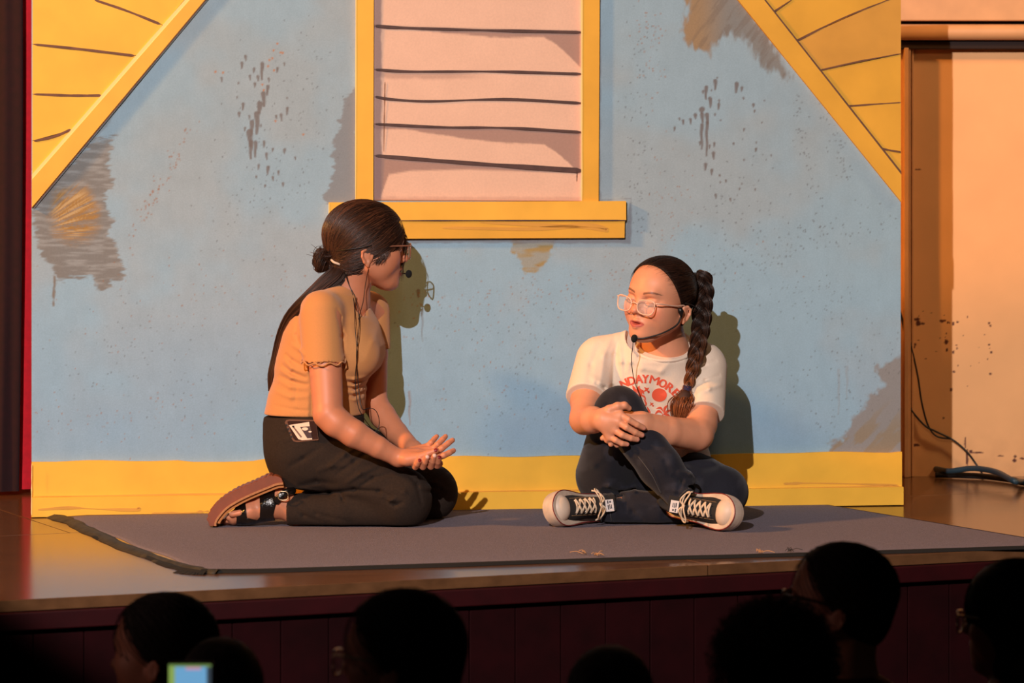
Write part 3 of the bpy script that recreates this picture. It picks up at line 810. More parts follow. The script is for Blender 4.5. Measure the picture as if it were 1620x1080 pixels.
def ribbon(name, pts, w0, w1, m_, n=80, z=0.007, seed=0, jit=0.004):
    P = spline(np.array(pts), n); r = np.random.default_rng(seed)
    T = np.gradient(P, axis=0); T /= np.linalg.norm(T, axis=1)[:, None]; N = np.cross(T, [0, 0, 1.0])
    j1 = np.interp(np.linspace(0, 1, n), np.linspace(0, 1, 25), r.normal(size=25)) * jit; j2 = np.interp(np.linspace(0, 1, n), np.linspace(0, 1, 31), r.normal(size=31)) * jit
    w = np.linspace(w0, w1, n) / 2
    A = P + N * (w + j1)[:, None]; B = P - N * (w + j2)[:, None]; M = P.copy()
    A[:, 2] = 0.0012; B[:, 2] = z; M[:, 2] = z + 0.002
    V = np.concatenate([A, M, B, A * [1, 1, 0] + [0, 0, .0004], B * [1, 1, 0] + [0, 0, .0004]]); F = []
    for i in range(n - 1):
        for a, b in ((0, 1), (1, 2), (2, 4), (4, 3), (3, 0)): F.append((a * n + i, a * n + i + 1, b * n + i + 1, b * n + i))
    return mesh_obj(name, V, F, m_, ct)
ribbon('edge_tape', [fl(84, 818), fl(110, 826), fl(140, 842), fl(190, 864), fl(240, 883), fl(290, 898), fl(330, 906), fl(345, 907)], 0.046, 0.024, tape_m, seed=4)
black_m = mat('black_frayed_binding', srgb(14, 12, 10), rough=0.9)
ribbon('front_binding', [fl(318, 906), fl(420, 905), fl(600, 899.5), fl(800, 893), fl(1000, 886.5), fl(1200, 881.5), fl(1420, 875), fl(1700, 866)], 0.030, 0.012, black_m, seed=5, n=160, jit=0.003)
ribbon('side_binding', [fl(126, 836), fl(170, 857), fl(230, 881), fl(280, 899), fl(326, 907)], 0.016, 0.02, black_m, seed=6, z=0.004)
ribbon('loose_thread', [fl(283, 905), fl(305, 908), fl(324, 909)], 0.035, 0.016, black_m, seed=7, z=0.003)
scrap_m = mat('dry_straw', srgb(190, 140, 92), rough=0.8); scrapd_m = mat('dark_fluff', srgb(40, 36, 34), rough=0.9)
for (x, y, m_, lab, g) in ((924, 881, scrap_m, 'small curl of straw-coloured debris on the front of the carpet, left of its twin', None), (945, 883, scrap_m, 'straw-coloured twiggy scrap at the carpet front edge, right of its twin', None),
                        (1200, 879, scrapd_m, 'pale fluff scrap near the carpet front edge between the stage centre and the dark fluff', None), (1250, 877, scrapd_m, 'dark fluff scrap on the carpet front edge left of the man in glasses', None)):
    P0 = fl(x, y); V = []
    parts = []
    r = np.random.default_rng(int(x))
    for k in range(7):
        q = P0 + np.array([r.normal() * 0.006, r.normal() * 0.012, 0.009])
        d = np.array([r.normal() * 0.006, r.normal() * 0.006, abs(r.normal()) * 0.002])
        parts.append(tube(spline(np.array([q, q + d + [0, 0, 0.004], q + 2 * d]), 8), 0.0008, 5))
    v, f = join(parts); 
    o = mesh_obj('debris_scrap', v, f, m_ if x != 1200 else scrap_m); o['label'] = lab; o['category'] = 'debris'

# ------------------------------------------------------------------ cables at the right
cab_m = mat('black_cable_rubber', srgb(26, 24, 24), rough=0.5)
hose_m = mat('blue_grey_cable_rubber', srgb(38, 62, 74), rough=0.45)
def cable(name, pts, r, m_, label, n=90):
    v, f = tube(spline(np.array(pts), n), r, 10)
    o = mesh_obj(name, v, f, m_); o['label'] = label; o['category'] = 'cable'
yb = YB - 0.02
cable('power_cable', [W(1418, 470, yb), W(1428, 506, yb), W(1437, 535, yb), W(1441, 545, yb), W(1452, 595, yb), W(1458, 635, yb), W(1468, 672, yb), W(1482, 690, yb), W(1505, 694, yb)], 0.0026, cab_m, 'thin black cable hanging in front, bowed outward beside the flat on the right')
cable('power_cable', [W(1420, 480, yb), W(1430, 520, yb), W(1434, 570, yb), W(1434, 620, yb), W(1440, 645, yb), W(1462, 672, yb), W(1480, 682, yb), W(1508, 696, yb), W(1530, 715, yb), W(1545, 735, yb), W(1556, 752, yb - 0.03)], 0.0030, cab_m, 'thin dark cable running from behind the flat across the cream wall to the floor')
cable('thick_cable', [fl(1380, 752) + [0, 0, .02], fl(1428, 752) + [0, 0, .02], fl(1470, 751) + [0, 0, .02], W(1500, 745, 10.95), W(1533, 741, 10.9), W(1556, 742, 10.85), W(1580, 748, 10.75), W(1605, 761, 10.6), fl(1622, 770) + [0, 0, .012], fl(1660, 790) + [0, 0, .012], fl(1800, 830) + [0, 0, .012], fl(2100, 850) + [0, 0, .012]], 0.0085, hose_m, 'thick blue-grey cable arching over the stage floor in front of the cream wall')
cable('coiled_cable', [fl(1480, 756) + [0, 0, .010], fl(1520, 757) + [0, 0, .010], fl(1560, 759) + [0, 0, .010], fl(1600, 764) + [0, 0, .010], fl(1650, 770) + [0, 0, .01], fl(1900, 768) + [0, 0, .01]], 0.009, cab_m, 'flat black cable lying along the foot of the cream wall')
# ------------------------------------------------------------------ anatomy builders
class Frame:
    """head frame: local axes forward, left, up"""
    def __init__(s, C, yaw_vec, pitch=0.0, roll=0.0, scale=1.0):
        f = np.array([yaw_vec[0], yaw_vec[1], 0.0]); f /= np.linalg.norm(f)
        l = np.array([-f[1], f[0], 0.0]); u = np.array([0, 0, 1.0])
        cp, sp = math.cos(pitch), math.sin(pitch)
        f2 = f * cp + u * sp; u2 = -f * sp + u * cp
        cr, sr = math.cos(roll), math.sin(roll)
        l3 = l * cr + u2 * sr; u3 = -l * sr + u2 * cr
        s.M = np.stack([f2, l3, u3], 1); s.C = np.asarray(C, float); s.s = scale
    def w(s, *p): return s.C + s.M @ (np.array(p, float) * s.s)
    def wl(s, P): return s.C + (np.asarray(P, float) * s.s) @ s.M.T
    def l(s, P): return ((np.asarray(P) - s.C) @ s.M) / s.s
    def d(s, *v): return s.M @ np.array(v, float)

def head_ops(S, h, open_mouth=0.0, male=False, detail=True, ear=True):
    k = h.s; M = h.M
    E_ = lambda c, r, kk, op='add': S.add(el(h.w(*c), np.array(r) * k, M), kk, op)
    R_ = lambda a, b, ra, rb, kk, op='add': S.add(rc(h.w(*a), h.w(*b), ra * k, rb * k), kk, op)
    E_((-0.012, 0, 0.035), (0.090, 0.071, 0.078), 0.005)
    E_((0.026, 0, 0.030), (0.062, 0.060, 0.066), 0.03)
    E_((0.038, 0, -0.030), (0.045, 0.047, 0.058), 0.025)
    for s in (-1, 1):
        R_((-0.004, 0.052 * s, -0.042), (0.052, 0.022 * s, -0.080), 0.016, 0.016, 0.03)
        E_((0.050, 0.034 * s, -0.022), (0.030, 0.025, 0.026), 0.02)
        E_((0.035, 0.046 * s, -0.010), (0.034, 0.020, 0.018), 0.02)
    for s in (-1, 1): E_((0.026, 0.047 * s, -0.036), (0.034, 0.020, 0.030), 0.02)
    E_((0.070, 0, -0.084), (0.019, 0.022, 0.016), 0.022)
    E_((0.060, 0, -0.052), (0.030, 0.030, 0.026), 0.02)
    R_((0.076, -0.028, 0.024), (0.076, 0.028, 0.024), 0.011, 0.011, 0.02)
    if not detail:
        R_((0.082, 0, 0.012), (0.103, 0, -0.020), 0.008, 0.011, 0.01)
        E_((0.088, 0, -0.050), (0.010, 0.020, 0.010), 0.008)
    else:
        for s in (-1, 1):
            E_((0.092, 0.031 * s, 0.006), (0.016, 0.018, 0.011), 0.012, 'sub')
            E_((0.0705, 0.031 * s, 0.004), (0.0145, 0.0165, 0.0130), 0.004)
        R_((0.079, 0, 0.016), (0.098, 0, -0.014), 0.0075, 0.0085, 0.012)
        E_((0.1015, 0, -0.021), (0.0105, 0.0095, 0.0085), 0.008)
        for s in (-1, 1):
            E_((0.091, 0.0115 * s, -0.0245), (0.0095, 0.0062, 0.0062), 0.005)
            E_((0.0985, 0.0055 * s, -0.0300), (0.0045, 0.0030, 0.0030), 0.002, 'sub')
        R_((0.090, 0, -0.033), (0.088, 0, -0.040), 0.004, 0.004, 0.006)
        g = open_mouth
        for s in (-1, 1):
            R_((0.0915, 0.004 * s, -0.0455), (0.0795, 0.023 * s, -0.0520), 0.0058, 0.0022, 0.004)
            R_((0.0895, 0.003 * s, -0.0590 - g), (0.0790, 0.020 * s, -0.0535 - g * .4), 0.0066, 0.0024, 0.004)
        R_((0.096, -0.016, -0.0525 - g / 2), (0.096, 0.016, -0.0525 - g / 2), 0.0014 + g / 2, 0.0014 + g / 2, 0.003, 'sub')
        E_((0.090, 0, -0.0525 - g / 2), (0.008, 0.015, 0.0012 + g / 2), 0.002, 'sub')
    if ear:
        for s in (-1, 1):
            T = [(0.002, -0.018), (0.004, -0.001), (-0.004, 0.014), (-0.018, 0.018), (-0.029, 0.009), (-0.029, -0.006), (-0.020, -0.022), (-0.008, -0.034)]
            g_ = 0.82
            pts = [((a + .010) * g_ - 0.014, (0.071 + 0.008 * (-a / 0.03)) * s, (b + .008) * g_ - 0.020) for a, b in T]
            E_((-0.016, 0.071 * s, -0.016), (0.013, 0.0065, 0.020), 0.006)
            E_((-0.017, 0.0835 * s, -0.011), (0.0080, 0.0060, 0.0115), 0.003, 'sub')
            for i in range(len(pts) - 1): R_(pts[i], pts[i + 1], 0.0032, 0.0032 if i < 5 else 0.0040, 0.003)
            R_((-0.010, 0.074 * s, -0.030), (-0.012, 0.074 * s, -0.037), 0.0048, 0.0040, 0.004)
            R_((-0.002, 0.073 * s, -0.014), (-0.004, 0.073 * s, -0.022), 0.0032, 0.003, 0.003)
def face_color(P, h, base, lip, brow, closed=True, cheek=None, brow_amt=0.8):
    q = h.l(P); c = np.tile(base, (len(P), 1)).astype(float)
    n = fbm(P[:, [0, 2]] * 60 + P[:, [1, 1]] * 37, 5, 3)
    c *= (0.95 + 0.10 * n)[:, None]
    def bl(m, col):
        m = np.clip(m, 0, 1)[:, None]; c[:] = c * (1 - m) + np.asarray(col) * m
    front = q[:, 0] > 0.045
    al = np.abs(q[:, 1])
    if cheek is not None:
        bl(front * np.exp(-(((al - 0.042) / 0.018) ** 2 + ((q[:, 2] + 0.022) / 0.016) ** 2)) * 0.45, cheek)
        bl(front * np.exp(-((al / 0.012) ** 2 + ((q[:, 2] + 0.022) / 0.010) ** 2)) * 0.3, cheek)
    ym = -0.0525 - 0.0012
    w = 0.0225
    top = ym + 0.0075 * np.sqrt(np.clip(1 - (al / w) ** 2, 0, 1)) * (1 - 0.22 * np.exp(-(al / 0.004) ** 2))
    bot = ym - 0.0100 * np.sqrt(np.clip(1 - (al / w) ** 2, 0, 1))
    bl(front * (al < w) * smooth(0.0012, -0.0012, q[:, 2] - top) * smooth(-0.0012, 0.0012, q[:, 2] - bot), lip)
    # brows
    by = 0.0235 + 0.006 * np.sin(np.clip((al - 0.012) / 0.040, 0, 1) * 2.4) - 0.10 * np.clip(al - 0.042, 0, 1)
    th = 0.0030 * smooth(0.056, 0.036, al) + 0.0010
    bl(front * smooth(0.011, 0.015, al) * smooth(0.056, 0.050, al) * smooth(th, th * 0.4, np.abs(q[:, 2] - by)) * brow_amt, brow)
    # lash line of lowered lids
    ly = -0.0030 - 0.0034 * (1 - ((al - 0.031) / 0.0155) ** 2)
    bl(front * (np.abs(al - 0.031) < 0.0158) * smooth(0.0019, 0.0008, np.abs(q[:, 2] - ly)) * 0.92, brow * 0.4)
    bl(front * (np.abs(al - 0.031) < 0.014) * smooth(0.001, 0.0005, np.abs(q[:, 2] - (ly + 0.0085))) * 0.5, base * 0.55)  # upper-lid crease, its shade put into the skin colour
    return c
def fingers(S, joints, r0, r1, k=0.0022):
    for n in range(len(joints) - 1):
        a = r0 + (r1 - r0) * n / (len(joints) - 1); b = r0 + (r1 - r0) * (n + 1) / (len(joints) - 1)
        S.add(rc(joints[n], joints[n + 1], a, b), k)
def hair_cap(h, region, off=0.007, extra=None):
    S = Sdf()
    E_ = lambda c, r, kk: S.add(el(h.w(*c), (np.array(r) + off) * h.s, h.M), kk)
    E_((-0.012, 0, 0.035), (0.091, 0.072, 0.079), 0.005)
    E_((0.024, 0, 0.030), (0.062, 0.060, 0.066), 0.03)
    E_((-0.030, 0, -0.020), (0.060, 0.052, 0.055), 0.02)
    if extra: extra(S)
    def cut(P):
        q = h.l(P); return region(q) * h.s
    S.ops.append(('int', (cut, None, None), 0.006))
    return S
def strands_on(S, h, starts, target, n, c0=(-0.01, 0, 0.02), lift=(0.0, 0.0025), r=0.0009, bulge=0.0, seed=0, tail=None, wob=0.0015):
    """strand paths that run over the surface S from local start points to a local target point"""
    rg = np.random.default_rng(seed); N = len(starts)
    c0 = np.asarray(c0); ds = starts - c0; ds /= np.linalg.norm(ds, axis=1)[:, None]
    tg = target + rg.normal(size=(N, 3)) * 0.006; dt = tg - c0; dt /= np.linalg.norm(dt, axis=1)[:, None]
    t = np.linspace(0, 1, n); om = np.arccos(np.clip((ds * dt).sum(1), -1, 1))[:, None] + 1e-6
    a = np.sin((1 - t)[None] * om) / np.sin(om); b = np.sin(t[None] * om) / np.sin(om)
    D = a[..., None] * ds[:, None] + b[..., None] * dt[:, None]
    ph = rg.uniform(0, 6.28, (N, 1, 3)); D = D + wob / 0.09 * np.sin(t[None, :, None] * 9 + ph) * (np.sin(t * math.pi) ** 0.5)[None, :, None]
    D /= np.linalg.norm(D, axis=2, keepdims=True)
    R = np.full((N, n), 0.19); flatD = D.reshape(-1, 3)
    ops, S.ops = S.ops, [o for o in S.ops if o[0] != 'int']
    for _ in range(14):
        P = h.wl(c0 + flatD * R.reshape(-1, 1)); R = R - (S.ev(P) / h.s).reshape(N, n) * 0.9
    S.ops = ops
    R = R + rg.uniform(*lift, (N, 1)) * (0.4 + 0.6 * np.sin(t * math.pi))[None]
    P = h.wl((c0 + D * R[..., None]).reshape(-1, 3)).reshape(N, n, 3)
    return P
def strand_mesh(name, P, r, m_, parent, col_a, col_b, seed=0, taper=0.35, **kw):
    N, n, _ = P.shape; rg = np.random.default_rng(seed)
    t = np.linspace(0, 1, n)
    rr = r * rg.uniform(0.6, 1.3, (N, 1)) * ((1 - (1 - taper) * np.abs(2 * t - 1) ** 3) * (0.25 + 0.75 * smooth(0, .22, t)))[None]
    V, F = many_tubes(P, rr, 3)
    m = rg.random((N, 1, 1)) ** 1.5; c = np.asarray(col_a) * (1 - m) + np.asarray(col_b) * m
    c = np.broadcast_to(c, (N, n * 3, 3)).reshape(-1, 3)
    return mesh_obj(name, V, F, m_, parent, col=c, **kw)
def fib(n):
    i = np.arange(n) + .5; ph = np.arccos(1 - 2 * i / n); th = math.pi * (1 + 5 ** .5) * i
    return np.stack([np.cos(th) * np.sin(ph), np.sin(th) * np.sin(ph), np.cos(ph)], 1)

skin_m = mat('skin', rough=0.47, attr=True, sss=0.12, bump=0.06, bscale=350, spec=0.4)
hair_m = mat('brown_hair', rough=0.42, attr=True, spec=0.45)
hairbase_m = mat('dark_hair_underlayer', srgb(34, 20, 14), rough=0.6, spec=0.2)
lens_m = mat('clear_lens', (1, 1, 1), rough=0.03); lens_m.node_tree.nodes['Principled BSDF'].inputs['Alpha'].default_value = 0.10
blackplastic_m = mat('black_plastic', srgb(16, 15, 15), rough=0.4)
foam_m = mat('black_foam', srgb(14, 13, 13), rough=0.95, bump=0.8, bscale=900)
SK1 = srgb(202, 130, 96); SK2 = srgb(216, 148, 114)
# ------------------------------------------------------------------ the kneeling performer (left)
g1 = thing('person', 'person kneeling on the left in tan ribbed tee and black trousers, palms held open', 'person', (-0.36, 9.68, 0.0))
YH = 9.70
h1 = Frame(W(579, 394, YH), (math.cos(math.radians(17)), math.sin(math.radians(17))), pitch=math.radians(-3), scale=1.01)
S = Sdf()
head_ops(S, h1)
nb = W(548, 478, 9.71)
S.add(rc(h1.w(-0.030, 0, -0.045), nb, 0.047, 0.053), 0.02)
S.add(rc(nb, W(530, 520, 9.72), 0.055, 0.075), 0.03)
S.add(rc(W(520, 500, 9.64), W(585, 492, 9.84), 0.045, 0.042), 0.03)
# torso core under the tee
S.add(rc(W(525, 530, 9.71), W(505, 640, 9.71), 0.085, 0.080), 0.03)
# near (right) arm
s_, e_, w_ = W(511, 500, 9.575), W(519, 660, 9.50), W(630, 724, 9.515)
S.add(rc(s_, W(514, 560, 9.55), 0.048, 0.043), 0.02)
S.add(rc(W(514, 560, 9.55), W(519, 655, 9.50), 0.043, 0.0375), 0.006)
S.add(rc(W(519, 655, 9.50), W(532, 668, 9.497), 0.0375, 0.0370), 0.006)
S.add(rc(W(530, 666, 9.497), W(560, 686, 9.497), 0.0365, 0.0345), 0.008)
S.add(rc(W(560, 686, 9.497), W(598, 707, 9.505), 0.0345, 0.0270), 0.006)
S.add(rc(W(598, 707, 9.505), w_, 0.0270, 0.0215), 0.006)
# far (left) arm
S.add(rc(W(588, 498, 9.845), W(590, 560, 9.825), 0.044, 0.038), 0.02)
S.add(rc(W(590, 560, 9.825), W(592, 636, 9.80), 0.038, 0.033), 0.006)
S.add(rc(W(592, 636, 9.80), W(606, 658, 9.77), 0.033, 0.033), 0.008)
S.add(rc(W(606, 658, 9.77), W(628, 685, 9.72), 0.033, 0.028), 0.006)
S.add(rc(W(628, 685, 9.72), W(655, 712, 9.64), 0.028, 0.022), 0.006)
# near hand: palm up
def P_(x, y, Y): return W(x, y, Y)
nz_ = np.array([0.25, -0.35, 0.9])
S.add(rc(w_, P_(660, 722, 9.515), 0.0215, 0.019), 0.010)
for a, b, r in (((640, 726, 9.50), (688, 724, 9.490), .0135), ((642, 722, 9.51), (688, 717, 9.515), .0130), ((644, 718, 9.53), (684, 711, 9.54), .0125), ((646, 715, 9.545), (676, 707, 9.56), .0120)):
    S.add(rc(P_(*a), P_(*b), r, r * .85), 0.010)
S.add(rc(P_(645, 727, 9.495), P_(668, 722, 9.485), 0.0145, 0.0115), 0.012)   # thumb mound
fingers(S, [P_(664, 722, 9.484), P_(677, 717, 9.480), P_(690, 712.5, 9.478)], 0.0100, 0.0076)
fingers(S, [P_(690, 724.5, 9.490), P_(702, 720, 9.480), P_(711, 716, 9.488), P_(717.5, 712.5, 9.50)], 0.0088, 0.0064)
fingers(S, [P_(688, 717, 9.515), P_(699, 709, 9.510), P_(709, 701, 9.52), P_(716, 696, 9.53)], 0.0088, 0.0064)
fingers(S, [P_(684, 711, 9.540), P_(692, 703, 9.535), P_(700, 695, 9.545), P_(705, 690, 9.555)], 0.0085, 0.0062)
fingers(S, [P_(675, 707, 9.560), P_(682, 700, 9.555), P_(687, 694, 9.565), P_(691, 690, 9.57)], 0.0078, 0.0058)
# far hand beneath, its fingers curling up round the near side
S.add(rc(P_(655, 712, 9.64), P_(670, 726, 9.59), 0.022, 0.018), 0.012)
for x0, x1, x2 in ((655, 659, 663), (664, 669, 676), (676, 681, 688), (688, 691, 694.5)):
    S.add(rc(P_(664 + (x0 - 660) * .3, 724, 9.60), P_(x0 + 6, 733, 9.54), 0.0125, 0.011), 0.008)
S.ops_far = None
for (a, b, c_) in ((((660, 733, 9.54), (657, 738, 9.495), (663, 729, 9.472))), ((668, 734, 9.54), (669, 738, 9.492), (675.5, 723, 9.466)), ((680, 734, 9.54), (681.5, 737.5, 9.492), (687, 721, 9.464)), ((690, 733, 9.545), (691.5, 736, 9.497), (694.5, 724, 9.470))):
    fingers(S, [P_(*a), P_(*b), (P_(*b) + P_(*c_)) / 2 + np.array([0, -0.003, 0]), P_(*c_)], 0.0092, 0.0068, 0.0018)
# right leg inside the trousers and the bare foot
S.add(rc(W(480, 700, 9.66), W(630, 785, 9.60), 0.060, 0.045), 0.02)
S.add(rc(W(630, 790, 9.60), W(470, 808, 9.60), 0.042, 0.030), 0.02)
ank = W(462, 800, 9.60)
S.add(rc(W(470, 808, 9.60), W(447, 797, 9.60), 0.034, 0.034), 0.02)
S.add(rc(W(447, 794, 9.60), W(425, 797, 9.60), 0.032, 0.034), 0.018)
S.add(rc(W(441, 778, 9.60), W(428, 790, 9.60), 0.022, 0.024), 0.016)
S.add(rc(W(430, 798, 9.60), W(392, 810, 9.60), 0.034, 0.028, flat=((0, 1, 0), 1.15)), 0.015)
S.add(rc(W(392, 810, 9.60), W(370, 819, 9.60), 0.026, 0.018, flat=((0, 1, 0), 1.7)), 0.012)
S.add(rc(W(396, 806, 9.585), W(377, 813, 9.58), 0.022, 0.014), 0.010)
toes = [(365, 813, 9.562, .0080), (360.5, 818.5, 9.577, .0080), (357.5, 822.5, 9.594, .0082), (355.0, 825.5, 9.612, .0086), (353.5, 827, 9.634, .0105)]
for x, y, Y, r in toes:
    S.add(rc(W(x + 15, y - 2, Y), W(x + 2, y, Y), r * 1.05, r), 0.003)
V, F = S.mesh((-0.82, 9.42, -0.01), (-0.10, 9.96, 0.86), 0.0022)
c = face_color(V, h1, SK1, srgb(180, 92, 84), srgb(60, 36, 26), cheek=srgb(216, 110, 92))
def spotcol(c, V, p, r, col, dirv=None, off=0.0):
    d = np.linalg.norm(V - p, axis=1); m = smooth(r, r * .75, d)
    m = m[:, None]; c[:] = c * (1 - m) + np.asarray(col) * m
red = srgb(120, 8, 20); pearl = srgb(230, 190, 176)
for p, col in ((P_(689.5, 711.5, 9.471), red), (P_(719, 711, 9.499), srgb(200, 120, 105)), (P_(718, 694.5, 9.533), srgb(90, 20, 26)), (P_(707, 688, 9.558), srgb(200, 120, 105)), (P_(692.5, 688, 9.572), srgb(150, 60, 56))):
    spotcol(c, V, p, 0.0062, col)
for p, col in (((664.5, 727.5, 9.465), red), ((676.5, 721.5, 9.459), pearl), ((688, 719.5, 9.457), pearl), ((695.5, 722.5, 9.463), red)):
    spotcol(c, V, P_(*p), 0.0068, col)
for x, y, Y, r in toes: spotcol(c, V, W(x - 2.5, y - 3, Y - .004), 0.004, srgb(236, 190, 170))
mesh_obj('body', V, F, skin_m, g1, col=c)

# tee
T1 = Sdf()
rows = [(660, 497, 80, 9.705, .120), (640, 499.5, 78, 9.705, .120), (622, 502, 77, 9.705, .118), (604, 506, 74, 9.705, .118), (594, 510, 76, 9.705, .120), (582, 516, 82, 9.705, .124), (565, 521, 84, 9.708, .128), (545, 524.5, 82.5, 9.71, .130),
        (525, 525, 78, 9.71, .132), (505, 526, 70, 9.712, .130), (492, 528, 60, 9.712, .122), (480, 532, 50, 9.713, .105), (470, 537, 42, 9.713, .09)]
L = []
for y, cx, hw, Y, b in rows:
    p = W(cx, y, Y); L.append((p[2], p[0], Y, hw * Y / FPX, b))
T1.add(loft(L, yaw=math.radians(-8), e=2.2), 0.01)
T1.add(rc(W(507, 489, 9.592), W(540, 470, 9.66), 0.042, 0.034), 0.03)
T1.add(rc(W(578, 484, 9.83), W(556, 470, 9.76), 0.040, 0.03), 0.03)
# bust
T1.add(el(W(561, 562, 9.625), (0.062, 0.055, 0.060)), 0.03)
T1.add(el(W(572, 556, 9.76), (0.056, 0.055, 0.058)), 0.03)
# sleeves
T1.add(rc(W(508, 496, 9.58), W(512, 578, 9.545), 0.056, 0.0535), 0.018)
T1.add(rc(W(588, 492, 9.845), W(592, 552, 9.825), 0.047, 0.042), 0.018)
# hem plane of near sleeve, hollow
T1.ops.append(('disp', (folds([
    ([(460, 545), (475, 552), (486, 560)], .0035, .006), ([(447, 570), (462, 582), (486, 592)], .004, .006), ([(440, 585), (462, 597), (488, 603)], .004, .006), ([(436, 602), (460, 612), (488, 614)], .003, .006), ([(430, 618), (460, 628), (495, 626)], .003, .006),
    ([(449, 560), (462, 571), (484, 581)], -.004, .005), ([(444, 578), (462, 590), (486, 598)], -.004, .005), ([(440, 595), (462, 604), (488, 609)], -.003, .005),
    ([(486, 468), (470, 500), (468, 530), (478, 556)], -.0035, .004), ([(546, 560), (543, 530), (538, 500), (534, 485)], -.005, .005), 
    ([(545, 598), (560, 600), (580, 596)], .004, .005), ([(543, 608), (560, 611), (580, 606)], .004, .005), ([(543, 618), (560, 621), (578, 618)], .004, .005), ([(545, 630), (562, 633), (576, 630)], .003, .005), ([(545, 603), (560, 606), (581, 601)], -.004, .004), ([(543, 613), (560, 616), (580, 612)], -.004, .004), ([(543, 625), (560, 628), (577, 624)], -.004, .004),
    ([(600, 505), (590, 540), (575, 575)], .002, .008), ([(548, 645), (520, 650), (470, 648), (430, 642)], -.002, .004), ([(470, 600), (467, 640)], -.002, .003), ([(560, 510), (568, 540)], -.002, .006)], 9.6), None, None), 0))
def hemcut(P):
    q = P; p0 = W(511, 571, 9.54); n = np.array([-0.03, 0.18, -0.98]); n /= np.linalg.norm(n)
    d = (q - p0) @ n
    r = np.linalg.norm((q - p0)[:, :2] * [1.0, 1.0], axis=1) - 0.064
    wav = 0.0030 * np.sin(q[:, 0] * 330) * 1.0
    return -np.maximum(d * -1 - wav * 0, -10), r
# cut everything under the sleeve hem inside a cylinder around the near arm (outside the trunk)
def sleeve_cut(P):
    p0 = W(511, 571, 9.54); n = np.array([-0.02, 0.10, -1.0]); n /= np.linalg.norm(n)
    d = -((P - p0) @ n) + 0.0022 * np.sin(P[:, 0] * 420 + 1)
    r = np.linalg.norm((P - p0)[:, :2], axis=1) - 0.060
    front = P[:, 1] - 9.590
    return np.maximum(np.maximum(d, r), front)
T1.ops.append(('sub', (sleeve_cut, W(511, 590, 9.54), 0.12), 0.002))
T1.sub(rc(W(514, 594, 9.530), W(518, 660, 9.505), 0.0500, 0.047), 0.002)
T1.sub(rc(W(591, 548, 9.825), W(594, 600, 9.80), 0.039, 0.038), 0.002)
def far_cut(P):
    p0 = W(596, 552, 9.82); d = P[:, 2] - p0[2] ; r = np.linalg.norm((P - p0)[:, :2], axis=1) - 0.05
    return np.maximum(np.maximum(d, r), 9.792 - P[:, 1])
T1.ops.append(('sub', (far_cut, W(596, 590, 9.82), 0.12), 0.002))
# neck opening
T1.sub(rc(W(552, 440, 9.70), W(554, 478, 9.705), 0.060, 0.050), 0.004)
T1.sub(rc(W(556, 468, 9.70), W(564, 492, 9.655), 0.048, 0.026), 0.01)
T1.cut(plane(W(500, 655, 9.7), (0, 0, -1)), 0.004)
V, F = T1.mesh((-0.66, 9.46, 0.22), (-0.30, 9.94, 0.62), 0.003)
knit_m = mat('tan_ribbed_knit', srgb(200, 138, 84), rough=0.85, noise=0.05, nscale=300, bump=0.35, bscale=700, bdist=0.0012, spec=0.2, sheen=0.2, stretch=(3, 3, 0.7))
tee1 = mesh_obj('tee_shirt', V, F, knit_m, g1)
# lettuce hem of the sleeve
t = np.linspace(0, 2 * math.pi, 90)
hc = W(511.5, 571, 9.542)
ring = np.stack([hc[0] + 0.0555 * np.cos(t), hc[1] + 0.0555 * np.sin(t), hc[2] + 0.0035 * np.sin(t * 9) + 0.0006 * np.cos(t * 5) + 0.006 * np.sin(t)], 1)
mesh_obj('sleeve_hem', *tube(ring, 0.0020, 6), knit_m, tee1)

# trousers
T = Sdf()
L = []
for y, cx, hw, Y, b in ((655, 497, 79, 9.70, .118), (670, 496, 80, 9.70, .120), (690, 494, 78, 9.70, .130), (715, 490, 70, 9.70, .135), (745, 484, 56, 9.70, .130), (765, 480, 48, 9.70, .12)):
    p = W(cx, y, Y); L.append((p[2], p[0], Y, hw * Y / FPX, b))
T.add(loft(L, e=2.2), 0.01)
T.add(rc(W(477, 712, 9.64), W(560, 748, 9.615), 0.090, 0.072), 0.03)
T.add(rc(W(560, 748, 9.615), W(632, 788, 9.60), 0.072, 0.074), 0.02)
T.add(el(W(640, 790, 9.60), (0.068, 0.07, 0.076)), 0.02)
T.add(rc(W(625, 806, 9.60), W(540, 808, 9.60), 0.052, 0.047), 0.014)
T.add(rc(W(540, 808, 9.60), W(444, 808, 9.60), 0.047, 0.043), 0.014)
T.add(rc(W(520, 700, 9.79), W(600, 740, 9.79), 0.088, 0.080), 0.03)
T.add(rc(W(600, 740, 9.79), W(678, 779, 9.79), 0.078, 0.076), 0.03)
T.add(rc(W(672, 790, 9.79), W(500, 795, 9.77), 0.055, 0.045), 0.02)
def foot_gap(P):  # cuff cut and hollow
    return P[:, 0] - W(453.5, 800, 9.6)[0] + 0.02 * (P[:, 2] - 0.05)
